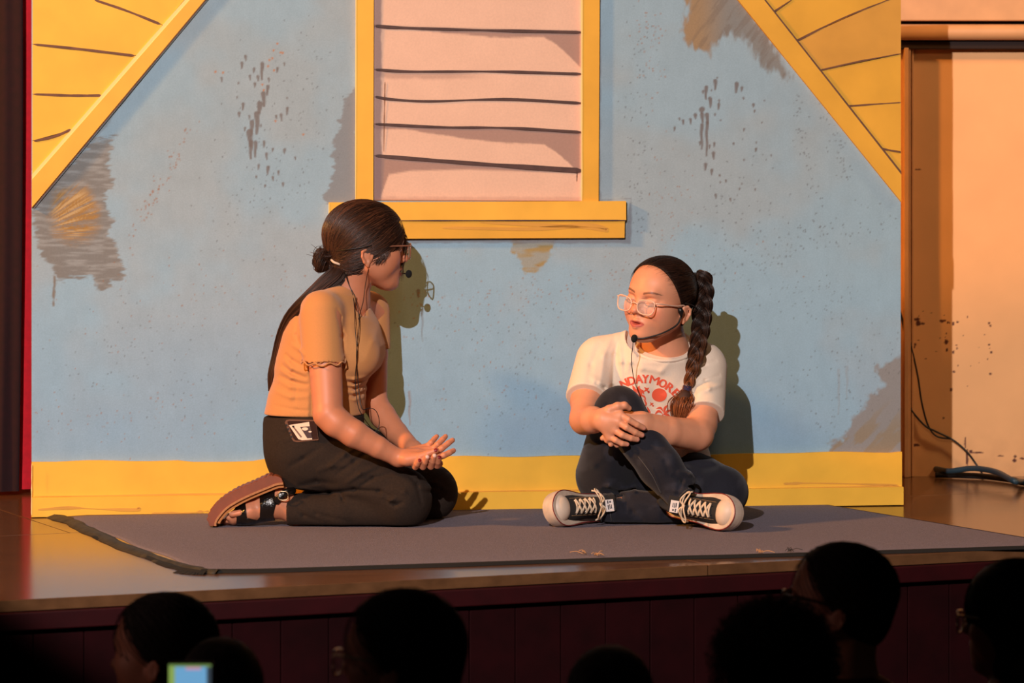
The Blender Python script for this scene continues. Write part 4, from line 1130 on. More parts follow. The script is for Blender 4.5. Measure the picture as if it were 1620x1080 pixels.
T.ops.append(('disp', (folds([
    ([(520, 740), (545, 718), (575, 700)], .004, .006), ([(530, 752), (560, 730), (590, 712)], -.004, .006), ([(545, 765), (570, 748), (600, 735)], .004, .006), ([(568, 770), (590, 755), (622, 748)], -.004, .005),
    ([(440, 690), (460, 680), (490, 672)], -.0035, .005), ([(430, 700), (470, 690), (500, 700)], .003, .008), ([(455, 740), (480, 725), (510, 705)], -.003, .007), ([(600, 778), (618, 790), (628, 785)], .005, .005), ([(606, 784), (625, 796), (640, 792)], -.005, .005), ([(612, 770), (640, 776), (655, 790)], .003, .007),
    ([(478, 783), (520, 781), (560, 774), (600, 776), (622, 786)], -.006, .006), ([(465, 800), (480, 815), (510, 825)], -.003, .006), ([(475, 790), (500, 812), (560, 826)], -.002, .006), ([(536, 775), (542, 790), (548, 795)], -.003, .004), ([(660, 768), (690, 775), (708, 788)], .003, .006), ([(665, 776), (695, 784), (705, 792)], -.003, .005),
    ([(500, 745), (525, 735), (560, 735)], .003, .007), ([(470, 770), (500, 762), (535, 765)], -.003, .007), ([(640, 745), (660, 765), (668, 800)], -.004, .005)], 9.56), None, None), 0))
T.cut(plane(W(453.5, 808, 9.6), (-1, 0, 0.0)), 0.002) if False else None
def cuff(P):
    d = P[:, 0] - W(454, 800, 9.6)[0]; z = P[:, 2] - W(0, 770, 9.6)[2]
    return np.maximum(d, z)
T.ops.append(('sub', (cuff, W(440, 808, 9.6), 0.2), 0.003))
T.sub(rc(W(445, 808, 9.6), W(475, 808, 9.6), 0.038, 0.036), 0.003)
T.cut((lambda P: 0.0105 - P[:, 2], None, None), 0.004)
T.cut(plane(W(497, 654, 9.7), (-0.06, 0, 1)), 0.004)
V, F = T.mesh((-0.66, 9.48, 0.0), (-0.12, 9.94, 0.30), 0.003)
trouser_m = mat('black_crepe_trousers', srgb(44, 34, 28), rough=0.9, noise=0.15, nscale=200, bump=0.3, bscale=600, spec=0.2)
mesh_obj('trousers', V, F, trouser_m, g1)
v, f = box(W(427.5, 724, 9.60), (0.0025, 0.003, 0.006), None, 0.0006)
mesh_obj('side_tag', v, f, mat('cream_tag', srgb(220, 180, 150), 0.7), g1)

# sandal
so = thing('sandal', None, None, (0, 0, 0)) if False else None
tan_m = mat('tan_rubber_sole', srgb(124, 60, 28), rough=0.5, noise=0.15, nscale=30); welt_m = mat('pale_stitched_welt', srgb(170, 112, 66), rough=0.6, noise=.2, nscale=200)
cork_m = mat('tan_suede_footbed', srgb(190, 120, 64), rough=0.8)
outer = spline(np.array([(449.5, 761), (447.5, 754), (443, 750.5), (436, 748.8), (428, 749.5), (404, 760.5), (374, 773.5), (350, 789), (336, 804), (331.3, 818), (332.5, 827), (337, 832.3)]), 150)
sc_ = []
tt = np.gradient(outer, axis=0); tt /= np.linalg.norm(tt, axis=1)[:, None]; nn_ = np.stack([tt[:, 1], -tt[:, 0]], 1)
arc = np.concatenate([[0], np.cumsum(np.linalg.norm(np.diff(outer, axis=0), axis=1))])
amp = 1.7 * np.abs(np.sin(arc / 8.2 * math.pi)) * smooth(18, 26, arc) * smooth(arc[-1] - 2, arc[-1] - 14, arc)
outer2 = outer + nn_ * amp[:, None] * np.where((nn_[:, 1] < 0) | (nn_[:, 0] < 0), 1, -1)[:, None]
inner = spline(np.array([(344, 832.3), (343.5, 824), (348, 815), (360, 801.5), (376, 791), (398, 780), (428, 767.5), (440, 763), (450, 761.8)]), 90)
def extr(poly, Y0, Y1, Yr=9.6):
    a = np.array([W(x, y, Yr) for x, y in poly]); a[:, 2] = np.maximum(a[:, 2], 0.0105)
    f_ = a.copy(); f_[:, 1] = Y0; b_ = a.copy(); b_[:, 1] = Y1
    return prism(f_, b_)
def extr_r(poly, Y0, Y1, r=0.006):
    """extrusion with rounded long edges"""
    a = np.array([W(x, y, 9.6) for x, y in poly]); c0 = a.mean(0)
    n = len(a); T_ = np.roll(a, -1, 0) - np.roll(a, 1, 0); T_ /= np.linalg.norm(T_, axis=1)[:, None] + 1e-9
    N_ = np.stack([T_[:, 2], np.zeros(n), -T_[:, 0]], 1)
    area = (a[:, 0] * np.roll(a[:, 2], -1) - np.roll(a[:, 0], -1) * a[:, 2]).sum()
    if area < 0: N_ = -N_
    rings = []
    for Y, ins in ((Y0, r), (Y0 + r * .3, r * .3), (Y0 + r, 0), (Y1 - r, 0), (Y1 - r * .3, r * .3), (Y1, r)):
        q = a - N_ * ins * 0.5; q[:, 1] = Y; q[:, 2] = np.maximum(q[:, 2], 0.0105); rings.append(q)
    V = np.concatenate(rings); F = [tuple(range(n)), tuple(reversed(range(5 * n, 6 * n)))]
    for k in range(5):
        for i in range(n):
            j = (i + 1) % n; F.append((k * n + i, (k + 1) * n + i, (k + 1) * n + j, k * n + j))
    return V, F
sole_poly = np.concatenate([outer2, inner])
def resamp(P, n):
    d = np.concatenate([[0], np.cumsum(np.linalg.norm(np.diff(P, axis=0), axis=1))]); t = np.linspace(0, d[-1], n)
    return np.stack([np.interp(t, d, P[:, 0]), np.interp(t, d, P[:, 1])], 1)
def strip_ex(A, B, Y0, Y1, r=0.004):
    """band between two pixel curves, extruded in depth with eased edges"""
    n = len(A); M_ = (A + B) / 2; lays = []
    for Y, k in ((Y0, .86), (Y0 + r, 1.0), (Y1 - r, 1.0), (Y1, .86)):
        for C_ in (A, B):
            q = np.array([W(*(M_[i] + (C_[i] - M_[i]) * k), 9.6) for i in range(n)]); q[:, 1] = Y; q[:, 2] = np.maximum(q[:, 2], .0105); lays.append(q)
    V = np.concatenate(lays); g = lambda l, s_, i: (l * 2 + s_) * n + i; F = []
    for i in range(n - 1):
        F.append((g(0, 0, i), g(0, 0, i + 1), g(0, 1, i + 1), g(0, 1, i))); F.append((g(3, 0, i), g(3, 1, i), g(3, 1, i + 1), g(3, 0, i + 1)))
        for l in range(3):
            for s_ in (0, 1):
                q = (g(l, s_, i), g(l + 1, s_, i), g(l + 1, s_, i + 1), g(l, s_, i + 1)); F.append(q if s_ == 0 else q[::-1])
    for i in (0, n - 1):
        for l in range(3):
            q = (g(l, 0, i), g(l, 1, i), g(l + 1, 1, i), g(l + 1, 0, i)); F.append(q if i == 0 else q[::-1])
    return V, F
oA = resamp(outer2, 160); iB = resamp(inner[::-1], 160)
sandal = mesh_obj('sandal', *strip_ex(oA, iB, 9.550, 9.650), tan_m, g1, shade=False, label='chunky tan rubber sole of the sandal')
wi = resamp(inner, 100); wt = np.gradient(wi, axis=0); wt /= np.linalg.norm(wt, axis=1)[:, None]; wn = np.stack([wt[:, 1], -wt[:, 0]], 1)
if wn[50, 1] > 0: wn = -wn
mesh_obj('welt', *strip_ex(wi + wn * 1.8, wi - wn * 1.6, 9.5465, 9.6535, .002), welt_m, sandal, shade=False)
mesh_obj('footbed', *strip_ex((wi - wn * 1.5)[6:], (wi - wn * 7.0)[6:], 9.556, 9.644, .003), cork_m, sandal, shade=False)
# straps: bands hugging the foot
patent_m = mat('black_patent_leather', srgb(14, 11, 10), rough=0.18, bump=0.5, bscale=260, spec=0.7)
ST = Sdf(); ST.ops = []
FT = Sdf()
FT.add(rc(W(450, 800, 9.60), W(425, 797, 9.60), 0.037, 0.037), 0.018)
FT.add(rc(W(443, 776, 9.60), W(428, 790, 9.60), 0.026, 0.028), 0.016)
FT.add(rc(W(430, 798, 9.60), W(392, 810, 9.60), 0.038, 0.032, flat=((0, 1, 0), 1.15)), 0.015)
FT.add(rc(W(392, 810, 9.60), W(366, 819, 9.60), 0.030, 0.023, flat=((0, 1, 0), 1.6)), 0.012)
def strap(name, poly, Yr=9.56, y0=9.54, y1=9.66, parent=None):
    s = Sdf(); s.ops = list(FT.ops); s.add(slab(poly, 9.6, 9.5, 9.7), 0.002, 'int')
    xs = [p[0] for p in poly]; ys = [p[1] for p in poly]
    lo = W(min(xs) - 3, max(ys) + 3, 9.6); hi = W(max(xs) + 3, min(ys) - 3, 9.6)
    V, F = s.mesh((lo[0], 9.53, max(lo[2], 0.0)), (hi[0], 9.67, hi[2]), 0.0018)
    V[:, 2] = np.maximum(V[:, 2], 0.0095)
    return mesh_obj(name, V, F, patent_m, parent)
strap('toe_strap', [(369, 796), (388, 786), (391, 800), (393, 817), (396, 834), (374, 834), (376, 818), (374, 806)], parent=sandal)
strap('instep_strap', [(411, 776), (436, 764), (436, 782), (444, 790), (438, 797), (434, 812), (436, 824), (437, 834), (411, 834), (413, 800)], parent=sandal)
strap('side_strap', [(378, 816), (396, 817), (408, 821), (412, 816), (434, 820), (440, 834), (376, 834)], parent=sandal)
ankp = spline(np.array([W(436, 794, 9.556), W(442, 787, 9.553), W(449, 781, 9.556), W(457, 777, 9.562), W(464, 776, 9.575)]), 16)
mesh_obj('ankle_strap', *tube(ankp, 0.0095, 10, flat=((0, 1, 0), 0.25)), patent_m, sandal)
a = np.linspace(0, 2 * math.pi, 24)
bk = W(448, 784, 9.549)
ring = np.stack([bk[0] + 0.0125 * np.sign(np.cos(a)) * np.abs(np.cos(a)) ** .7, np.full(24, bk[1]), bk[2] + 0.0110 * np.sign(np.sin(a)) * np.abs(np.sin(a)) ** .7], 1)
mesh_obj('buckle', *tube(ring, 0.0016, 6), mat('antique_brass', srgb(200, 176, 140), 0.3, metal=0.9), sandal)

# hair
HB1, HB2 = srgb(32, 18, 12), srgb(96, 58, 38)
def reg1(q):
    F_ = np.interp(q[:, 2], [-.12, -.075, -.055, -.035, -.018, -.004, .012, .03, .05, .075, .10, .13], [-.045, -.035, -.020, -.006, .012, .044, .066, .082, .085, .072, .2, .3])
    # the far side of the face is freer
    return (q[:, 0] - F_) * 0.75
HC = hair_cap(h1, reg1, 0.009)
V, F = HC.mesh(h1.C - 0.15, h1.C + 0.16, 0.0025)
hb1 = mesh_obj('hair', V, F, hairbase_m, g1)
T0 = np.array([-0.098, -0.012, -0.040])
D = fib(7500); st_ = np.array([-0.01, 0, 0.02]) + D * [0.1, 0.085, 0.09]
# strand starts: the parting (top, slightly towards the far side) and the hairline
rgs = np.random.default_rng(4)
sel = reg1(st_) < -0.002
st_ = st_[sel & (st_[:, 0] > -0.06)]
P = strands_on(HC, h1, st_, T0, 16, seed=2, lift=(0.0, 0.004), wob=0.004)
strand_mesh('hair_strand', P, 0.0008, hair_m, hb1, HB1, HB2, seed=3, kind='stuff')
# loose lock hanging in front of the far cheek and temple wisps
locks = []
for i in range(26):
    j = rgs.normal(size=3) * 0.002
    a0 = h1.w(0.070 + rgs.normal() * .004, -0.035 + rgs.normal() * .010, 0.080); b0 = h1.w(0.097, -0.010 + rgs.normal() * .006, 0.035)
    c0 = h1.w(0.098 + rgs.normal() * .002, -0.004 + rgs.normal() * .004, -0.01); d0 = h1.w(0.096 + rgs.normal() * .003, -0.006 + rgs.normal() * .003, -0.03 - rgs.random() * .05)
    locks.append(spline(np.array([a0, b0 + j, c0 + j, d0]), 14))
for i in range(60):
    a0 = h1.w(0.030 + rgs.normal() * .008, -0.072, 0.010); b0 = h1.w(0.030 + rgs.normal() * .006, -0.074, -0.010); c0 = h1.w(0.014 + rgs.normal() * .008, -0.073 + rgs.normal() * .002, -0.028 - rgs.random() * .012)
    locks.append(spline(np.array([a0, b0, c0]), 14))
strand_mesh('loose_lock', np.array(locks), 0.0007, hair_m, hb1, HB1, HB2, seed=5, kind='stuff', taper=.2)
# bun loops, elastic and long tail down the back
tb = h1.w(*T0)
pts = []
for i in range(420):
    a = rgs.uniform(0, 6.28); rr_ = rgs.uniform(0.002, 0.013); o_ = np.array([0, math.cos(a), math.sin(a)]) * rr_
    cc = tb + np.array([-0.008, -0.01, 0.006]) + rgs.normal(size=3) * 0.003; L_ = rgs.uniform(0.5, 1.15)
    b_ = rgs.uniform(-0.6, 1.2)
    pts.append(spline(np.array([tb + o_ * .5, cc + np.array([-0.010 * L_, 0, 0.018 + .006 * b_]) + o_, cc + np.array([-0.026 * L_, 0, 0.006 * b_]) + o_ * 1.3, cc + np.array([-0.016, 0, -0.014]) + o_, tb + o_ * .6 + np.array([0, 0, -.01])]), 16))
for i in range(18):
    e_ = tb + np.array([-0.036, 0, 0.022]) + rgs.normal(size=3) * [0.012, .008, .012]
    pts.append(spline(np.array([tb + [0.01, -.02, 0.02], tb + [-0.015, -.01, .02] + rgs.normal(size=3) * .005, e_]), 16))
strand_mesh('bun_loop', np.array(pts), 0.0008, hair_m, hb1, HB1, HB2, seed=6, kind='stuff')
tail = [W(541, 421, 9.66), W(532, 436, 9.655), W(514, 452, 9.65), W(488, 474, 9.64), W(461, 500, 9.66), W(446, 530, 9.68), W(437, 565, 9.69), W(430, 592, 9.69), W(428, 618, 9.70)]
wd = np.array([.020, .026, .025, .020, .015, .013, .011, .009, .005])
cen = spline(np.array(tail), 26); wdi = np.interp(np.linspace(0, 1, 26), np.linspace(0, 1, 9), wd)
Tt, Nt, Bt = frames(cen)
pts = []
for i in range(760):
    a = rgs.uniform(0, 6.28); q = math.sqrt(rgs.random()); ph = rgs.uniform(0, 6.28)
    o_ = (Nt * math.cos(a) + Bt * math.sin(a)) * (wdi * q)[:, None]
    s = cen + o_ + np.array([1, 0, 0]) * (0.0015 * np.sin(np.linspace(0, 7, 26) + ph))[:, None]
    pts.append(s)
strand_mesh('ponytail', np.array(pts), 0.0009, hair_m, hb1, HB1, HB2, seed=8, kind='stuff', taper=.3)
mesh_obj('ponytail_core', *tube(cen, wdi * 0.86, 12), hairbase_m, hb1)
v, f = ball(tb + np.array([-0.02, -0.005, 0.0]), (0.016, 0.014, 0.015)); mesh_obj('bun_core', v, f, hairbase_m, hb1)
tie_m = mat('cream_hair_tie', srgb(206, 186, 166), 0.8)
mesh_obj('hair_tie', *tube(spline(np.array([W(524, 411, 9.645), W(529, 415, 9.635), W(538, 418, 9.635)]), 10), 0.0032, 8), tie_m, hb1)
mesh_obj('hair_tie', *tube(spline(np.array([W(533, 396, 9.645), W(531, 402, 9.636), W(534, 407, 9.638)]), 10), 0.0026, 8), mat('grey_clip', srgb(110, 110, 112), 0.5), hb1)

# glasses
def glasses(h, parent, frame_m, lensw=0.026, lensh=0.019, zc=0.002, fo=0.1035, thick=0.0018, tip=-0.02, tilt=0.0, label=None, fullrim=True, templ=0.0745):
    root = None; parts_f = []; lens = []
    for s in (-1, 1):
        a = np.linspace(0, 2 * math.pi, 40)
        X = np.sign(np.cos(a)) * np.abs(np.cos(a)) ** 0.62 * lensw; Z = np.sign(np.sin(a)) * np.abs(np.sin(a)) ** 0.7 * lensh
        Z = Z + 0.004 * (X * s / lensw * -0.0) + np.where(Z > 0, 0.12 * X * s * 1.0, -0.02 * X * s); X = X * (1 + 0.08 * Z / lensh)
        L_ = np.stack([fo - 0.12 * np.abs(X + 0.0) * 0 - (np.abs(X + s * 0.033)) ** 2 * 2.2, X + s * 0.0335, Z + zc], 1)
        rim = h.wl(L_); parts_f.append(tube(np.concatenate([rim, rim[:1]]), thick, 6))
        c_ = rim.mean(0); n = len(rim); off_ = h.d(0.0006, 0, 0)
        V = np.concatenate([rim + off_, rim - off_, [c_ + off_ + h.d(.0008, 0, 0)], [c_ - off_ + h.d(.0008, 0, 0)]]); F = []
        for i in range(n):
            j = (i + 1) % n; F += [(i, j, 2 * n), (n + j, n + i, 2 * n + 1), (i, n + i, n + j, j)]
        lens.append((V, F))
        hz = zc + lensh * 0.75
        parts_f.append(tube(h.wl(spline(np.array([(fo - 0.008, s * 0.0595, hz), (fo - 0.022, s * 0.0685, hz), (0.03, s * templ, hz - 0.004), (-0.005, s * (templ - .001), 0.010 + tip * .3), (-0.022, s * 0.0735, -0.004 + tip * .3)]), 18)), thick * 1.15, 6, flat=None))
    parts_f.append(tube(h.wl(spline(np.array([(fo - .001, -0.0095, zc + .004), (fo + .002, 0, zc + 0.0075), (fo - .001, 0.0095, zc + .004)]), 8)), thick, 6))
    v, f = join(parts_f)
    g = mesh_obj('glasses', v, f, frame_m, parent, label=label)
    for v, f in lens: mesh_obj('lens', v, f, lens_m, g)
    return g
glasses(h1, g1, mat('amber_tortoise_frame', srgb(170, 110, 84), 0.25, trans=0.35, coat=.5), fo=0.108, zc=0.0, label='translucent amber eyeglasses')
# headset microphone
def headset(h, s, parent_label, mic, boom, cable_pts, cat='microphone', pod=True):
    t = thing('headset_microphone', parent_label, cat, h.C)
    v, f = tube(h.wl(spline(np.array(boom), 22)), np.linspace(0.0026, 0.0017, 22), 8); mesh_obj('boom', v, f, blackplastic_m, t)
    c_ = h.w(*mic)
    v, f = ball(c_, (0.0085, 0.0085, 0.0105), 16, 10, h.M); mesh_obj('foam_windscreen', v, f, foam_m, t)
    if pod:
        v, f = tube(h.wl(np.array([boom[0], (boom[0][0] + .006, boom[0][1], boom[0][2] + .012), (boom[0][0] + .010, boom[0][1] - s * .001, boom[0][2] + .020)])), [0.0035, 0.0075, 0.006], 10); mesh_obj('earpiece', v, f, blackplastic_m, t)
    band = [(0.0, s * 0.081, 0.012), (-0.03, s * 0.083, 0.006), (-0.075, s * 0.062, -0.004), (-0.108, 0, -0.012), (-0.075, -s * 0.062, -0.004), (-0.03, -s * 0.083, 0.006), (0.0, -s * 0.081, 0.012)]
    v, f = tube(h.wl(spline(np.array(band), 40)), 0.0013, 6); mesh_obj('neckband', v, f, blackplastic_m, t)
    for k_, cp in enumerate(cable_pts):
        v, f = tube(spline(np.array(cp), 60), 0.0010, 6); mesh_obj('cable', v, f, blackplastic_m, t)
    return t
headset(h1, 1, 'black headset microphone worn by the kneeling person, foam tip at the mouth', (0.117, 0.005, -0.058), [(0.010, 0.080, -0.004), (0.048, 0.070, -0.036), (0.088, 0.046, -0.056), (0.113, 0.010, -0.058)],
        [[W(543, 425, 9.635), W(550, 445, 9.64), W(558, 466, 9.635), W(561, 490, 9.61), W(562, 520, 9.565), W(565, 560, 9.555), W(562, 600, 9.578), W(566, 640, 9.575), W(575, 660, 9.58), W(590, 680, 9.60)],
         [W(547, 430, 9.635), W(553, 452, 9.64), W(561, 468, 9.632), W(568, 500, 9.605), W(567, 530, 9.57), W(564, 560, 9.556), W(566, 600, 9.58), W(572, 645, 9.57), W(585, 645, 9.575), W(595, 650, 9.58), W(600, 665, 9.60), W(598, 678, 9.60), W(590, 684, 9.60), W(586, 678, 9.6)],
         [W(583, 425, 9.625), W(580, 440, 9.640), W(577, 458, 9.65), W(575, 475, 9.63), W(571, 490, 9.61), W(567, 505, 9.60)]], pod=False)
# phone in the pocket
ph_c = W(473, 681, 9.545)
fx = W(504, 676, 9.548) - W(461, 680, 9.552); fx /= np.linalg.norm(fx); up_ = np.array([-0.36, -0.10, 0.93]); 
Mp = None
def ppt(px, py, o=0.0): return W(px, py, 9.556 - o)
phone = thing('smartphone', 'smartphone in a clear case tucked in the kneeling person\'s trouser waist', 'phone', ppt(478, 685))
q = [(450.5, 668), (453, 664), (458, 663), (500, 664), (504, 696), (470, 699), (464.5, 698), (461.5, 694)]
mesh_obj('clear_case', *prism(np.array([ppt(*p, .004) for p in q]), np.array([ppt(*p, -.0075) for p in q])), mat('smoky_clear_case', srgb(120, 84, 66), 0.12, spec=.8), phone, shade=False)
q = [(454.5, 667), (457, 665.5), (500, 666), (503, 694), (473, 696.5), (467, 696), (464, 693)]
mesh_obj('phone_back', *prism(np.array([ppt(*p, .0048) for p in q]), np.array([ppt(*p, .0030) for p in q])), mat('dark_phone_back', srgb(60, 36, 28), 0.2, coat=.5), phone, shade=False)
card_m = mat('cream_photo_card', srgb(240, 208, 178), 0.5)
q = [(457, 672.2), (489, 667.2), (490, 674), (494, 695), (478, 696), (472, 694.5)]
mesh_obj('photo_card', *prism(np.array([ppt(*p, .0056) for p in q]), np.array([ppt(*p, .0049) for p in q])), card_m, phone, shade=False)
for q, m_ in (([(474.5, 675), (489.8, 674), (493.6, 692.6), (486, 693)], mat('card_dark_picture', srgb(64, 34, 28), .5)), ([(461.5, 673.6), (464, 673.2), (478, 690.6), (475.6, 692)], mat('card_lettering', srgb(130, 96, 78), .5)), ([(462, 673.6), (465.5, 673.2), (466, 675.6), (463, 676)], mat('card_mark', srgb(50, 30, 34), .5))):
    mesh_obj('card_print', *prism(np.array([ppt(*p, .0060) for p in q]), np.array([ppt(*p, .0057) for p in q])), m_, phone, shade=False)
for cx_, cy_, rx_, ry_ in ((482.5, 678.2, 5, 2.6), (490.5, 682.6, 2.6, 1.3)):
    q = [(cx_ + rx_ * math.cos(a), cy_ + ry_ * math.sin(a)) for a in np.linspace(0, 6.28, 12, endpoint=False)]
    mesh_obj('card_print', *prism(np.array([ppt(*p, .0064) for p in q]), np.array([ppt(*p, .0061) for p in q])), card_m, phone, shade=False)
for k_ in range(4):
    mesh_obj('port', *box(ppt(453.5 + 2.6 * k_, 672.5 + 6 * k_, .0038), (.0018, .001, .0026), None, .0003), blackplastic_m, phone, shade=False)
# ------------------------------------------------------------------ the seated performer (right)
g2 = thing('person', 'person sitting cross-legged on the right in white tee, hugging one jeaned knee', 'person', (0.37, 9.72, 0.0))
ya = math.radians(38)
h2 = Frame(W(1043, 478, 9.70), (-math.sin(ya), -math.cos(ya)), pitch=math.radians(2), roll=math.radians(-8), scale=1.0)
S = Sdf()
head_ops(S, h2, open_mouth=0.0022)
S.add(rc(h2.w(-0.030, 0, -0.045), W(1054, 555, 9.765), 0.047, 0.052), 0.02)
S.add(rc(W(1054, 555, 9.765), W(1045, 600, 9.80), 0.056, 0.09), 0.02)
S.add(rc(W(960, 575, 9.80), W(1110, 575, 9.81), 0.045, 0.045), 0.03)
S.add(rc(W(1040, 590, 9.81), W(1030, 720, 9.84), 0.09, 0.09), 0.03)
# right arm (viewer's left)
S.add(rc(W(944, 575, 9.78), W(928, 635, 9.69), 0.046, 0.041), 0.02)
S.add(rc(W(928, 635, 9.69), W(925, 662, 9.63), 0.040, 0.037), 0.008)
S.add(rc(W(925, 664, 9.63), W(938, 664, 9.565), 0.038, 0.033), 0.010)
S.add(rc(W(938, 664, 9.565), W(952, 664, 9.522), 0.032, 0.026), 0.010)
# left arm (viewer's right)
S.add(rc(W(1118, 580, 9.80), W(1108, 670, 9.69), 0.048, 0.042), 0.02)
S.add(rc(W(1108, 670, 9.69), W(1104, 686, 9.66), 0.042, 0.040), 0.008)
S.add(rc(W(1102, 688, 9.655), W(1058, 682, 9.60), 0.041, 0.037), 0.010)
S.add(rc(W(1058, 682, 9.60), W(1015, 670, 9.56), 0.037, 0.030), 0.006)
S.add(rc(W(1015, 670, 9.56), W(985, 664, 9.55), 0.030, 0.022), 0.008)
# left hand, mostly beneath the right one
S.add(rc(W(985, 665, 9.552), W(968, 680, 9.552), 0.020, 0.018), 0.010)
for a, b, c_ in (((972, 676, 9.55), (960, 688, 9.535), (953.5, 693, 9.525)), ((974, 682, 9.55), (965, 694, 9.532), (960.5, 697, 9.522)), ((978, 686, 9.55), (971, 698, 9.53), (966.5, 702.5, 9.520)), ((984, 688, 9.55), (980, 699, 9.532), (976, 704, 9.524))):
    fingers(S, [W(*a), W(*b), W(*c_)], 0.0085, 0.0068, 0.0018)
# right hand over it: back of the hand to the viewer
S.add(rc(W(952, 664, 9.520), W(962, 668, 9.512), 0.022, 0.019), 0.012)
for kn, r in (((981, 655.5, 9.508), .0118), ((978, 667, 9.502), .0120), ((971.5, 679.5, 9.504), .0118), ((964.5, 691, 9.512), .0110)):
    S.add(rc(W(955, 659 + (kn[1] - 655) * .35, 9.512), W(*kn), 0.0135, r), 0.012)
fingers(S, [W(981, 655.5, 9.508), W(994, 663.5, 9.498), W(1008, 671.5, 9.503), W(1018, 676.5, 9.513)], 0.0092, 0.0070)
fingers(S, [W(978, 667, 9.502), W(991, 675.5, 9.492), W(1005, 683.5, 9.498), W(1015.5, 688, 9.508)], 0.0092, 0.0070)
fingers(S, [W(971.5, 679.5, 9.504), W(984, 687.5, 9.493), W(998, 693.0, 9.498), W(1008, 695.0, 9.508)], 0.0090, 0.0068)
fingers(S, [W(964.5, 691, 9.512), W(974, 696, 9.502), W(984, 701.5, 9.505), W(992, 702.5, 9.512)], 0.0082, 0.0062)
fingers(S, [W(951, 654, 9.520), W(964, 648, 9.512), W(977, 642.5, 9.510), W(988, 641.0, 9.512), W(995, 645.5, 9.520)], 0.0125, 0.0072, 0.006)
# legs inside the jeans
S.add(rc(W(1000, 760, 9.86), W(980, 652, 9.63), 0.055, 0.045), 0.02)
S.add(rc(W(980, 652, 9.63), W(1068, 770, 9.53), 0.040, 0.026), 0.02)
S.add(rc(W(1080, 770, 9.84), W(1140, 782, 9.68), 0.055, 0.045), 0.02)
S.add(rc(W(1140, 784, 9.68), W(965, 804, 9.65), 0.040, 0.024), 0.02)
V, F = S.mesh((0.10, 9.40, -0.005), (0.62, 10.0, 0.74), 0.0021)
c = face_color(V, h2, SK2, srgb(186, 92, 80), srgb(70, 40, 28), cheek=srgb(222, 112, 92), brow_amt=0.75)
for p in ((1019.5, 677.5, 9.508), (1017, 688.5, 9.503), (1009.5, 695.5, 9.503), (993.5, 703, 9.507)):
    spotcol(c, V, W(*p), 0.0045, srgb(226, 150, 130))
mesh_obj('body', V, F, skin_m, g2, col=c)

# tee
T2 = Sdf()
L = []
for y, cx, hw, Y, b in ((738, 1050, 72, 9.87, .13), (720, 1040, 84, 9.865, .14), (700, 1024, 94, 9.86, .145), (670, 1022, 92, 9.85, .135), (640, 1024, 88, 9.83, .120), (615, 1026, 84, 9.82, .115), (590, 1030, 82, 9.81, .115), (570, 1033, 80, 9.80, .11),
                        (555, 1036, 74, 9.795, .10), (543, 1040, 64, 9.79, .088), (532, 1044, 50, 9.785, .070), (522, 1046, 34, 9.78, .055)):
    p = W(cx, y, Y); L.append((p[2], p[0], Y, hw * Y / FPX, b))
T2.add(loft(L, yaw=math.radians(4), e=2.2), 0.01)
T2.add(rc(W(952, 562, 9.785), W(1006, 536, 9.775), 0.046, 0.030), 0.03)
T2.add(rc(W(1112, 570, 9.80), W(1078, 545, 9.785), 0.046, 0.030), 0.03)
T2.add(rc(W(947, 572, 9.775), W(926, 640, 9.675), 0.060, 0.055), 0.025)
T2.add(rc(W(1116, 584, 9.795), W(1111, 668, 9.69), 0.056, 0.056), 0.025)
T2.add(el(W(1005, 612, 9.745), (0.05, 0.045, 0.05)), 0.03)
T2.add(el(W(1062, 612, 9.755), (0.05, 0.045, 0.05)), 0.03)
T2.ops.append(('disp', (folds([
    ([(985, 522), (972, 560), (968, 610), (975, 640)], -.004, .006), ([(978, 530), (982, 570), (984, 600)], .004, .006), ([(968, 530), (955, 560), (950, 600)], .003, .008), ([(950, 540), (935, 575), (930, 610)], -.003, .008),
    ([(940, 600), (955, 610), (968, 625)], -.005, .006), ([(930, 590), (948, 602), (962, 612)], .003, .007), ([(1000, 560), (1015, 580), (1045, 585), (1060, 570)], .0025, .008), ([(1085, 560), (1098, 590), (1094, 640)], -.005, .006),
    ([(1095, 610), (1115, 600), (1140, 592)], -.004, .005), ([(1100, 620), (1120, 612), (1142, 606)], .004, .006), ([(1095, 590), (1115, 578), (1135, 570)], -.003, .006), ([(1000, 545), (996, 570), (990, 590)], .003, .006), ([(1010, 555), (1008, 580)], -.003, .006),
    ([(1090, 700), (1105, 715), (1112, 730)], .003, .006), ([(1060, 690), (1085, 712), (1100, 730)], -.003, .006), ([(1048, 620), (1068, 640), (1080, 660)], .003, .007), ([(1000, 640), (1020, 645), (1040, 655)], -.002, .006)], 9.75), None, None), 0))
def sleeve_cut2(p0, n, r0, y0, y1, wob=0.0):
    p0 = np.asarray(p0); n = np.array(n, float) / np.linalg.norm(n)
    def f(P):
        d = -((P - p0) @ n)
        q = (P - p0) - ((P - p0) @ n)[:, None] * n
        return np.maximum(d, np.linalg.norm(q, axis=1) - r0)
    return f, p0, 0.16
ls0 = W(927, 630, 9.69); T2.ops.append(('sub', sleeve_cut2(ls0, W(925, 664, 9.64) - W(944, 575, 9.78), 0.085, 0, 0), 0.002))
rs0 = W(1108, 655, 9.705); T2.ops.append(('sub', sleeve_cut2(rs0, W(1104, 686, 9.66) - W(1116, 584, 9.795) + np.array([0.02, 0, 0]), 0.082, 0, 0), 0.002))
T2.sub(rc(W(926, 655, 9.66), W(924, 680, 9.62), 0.053, 0.05), 0.002)
T2.sub(rc(W(1108, 675, 9.69), W(1104, 700, 9.65), 0.053, 0.05), 0.002)
cn = np.array([0.06, -0.46, 0.88]); cn /= np.linalg.norm(cn); cc_ = W(1047, 544, 9.765)
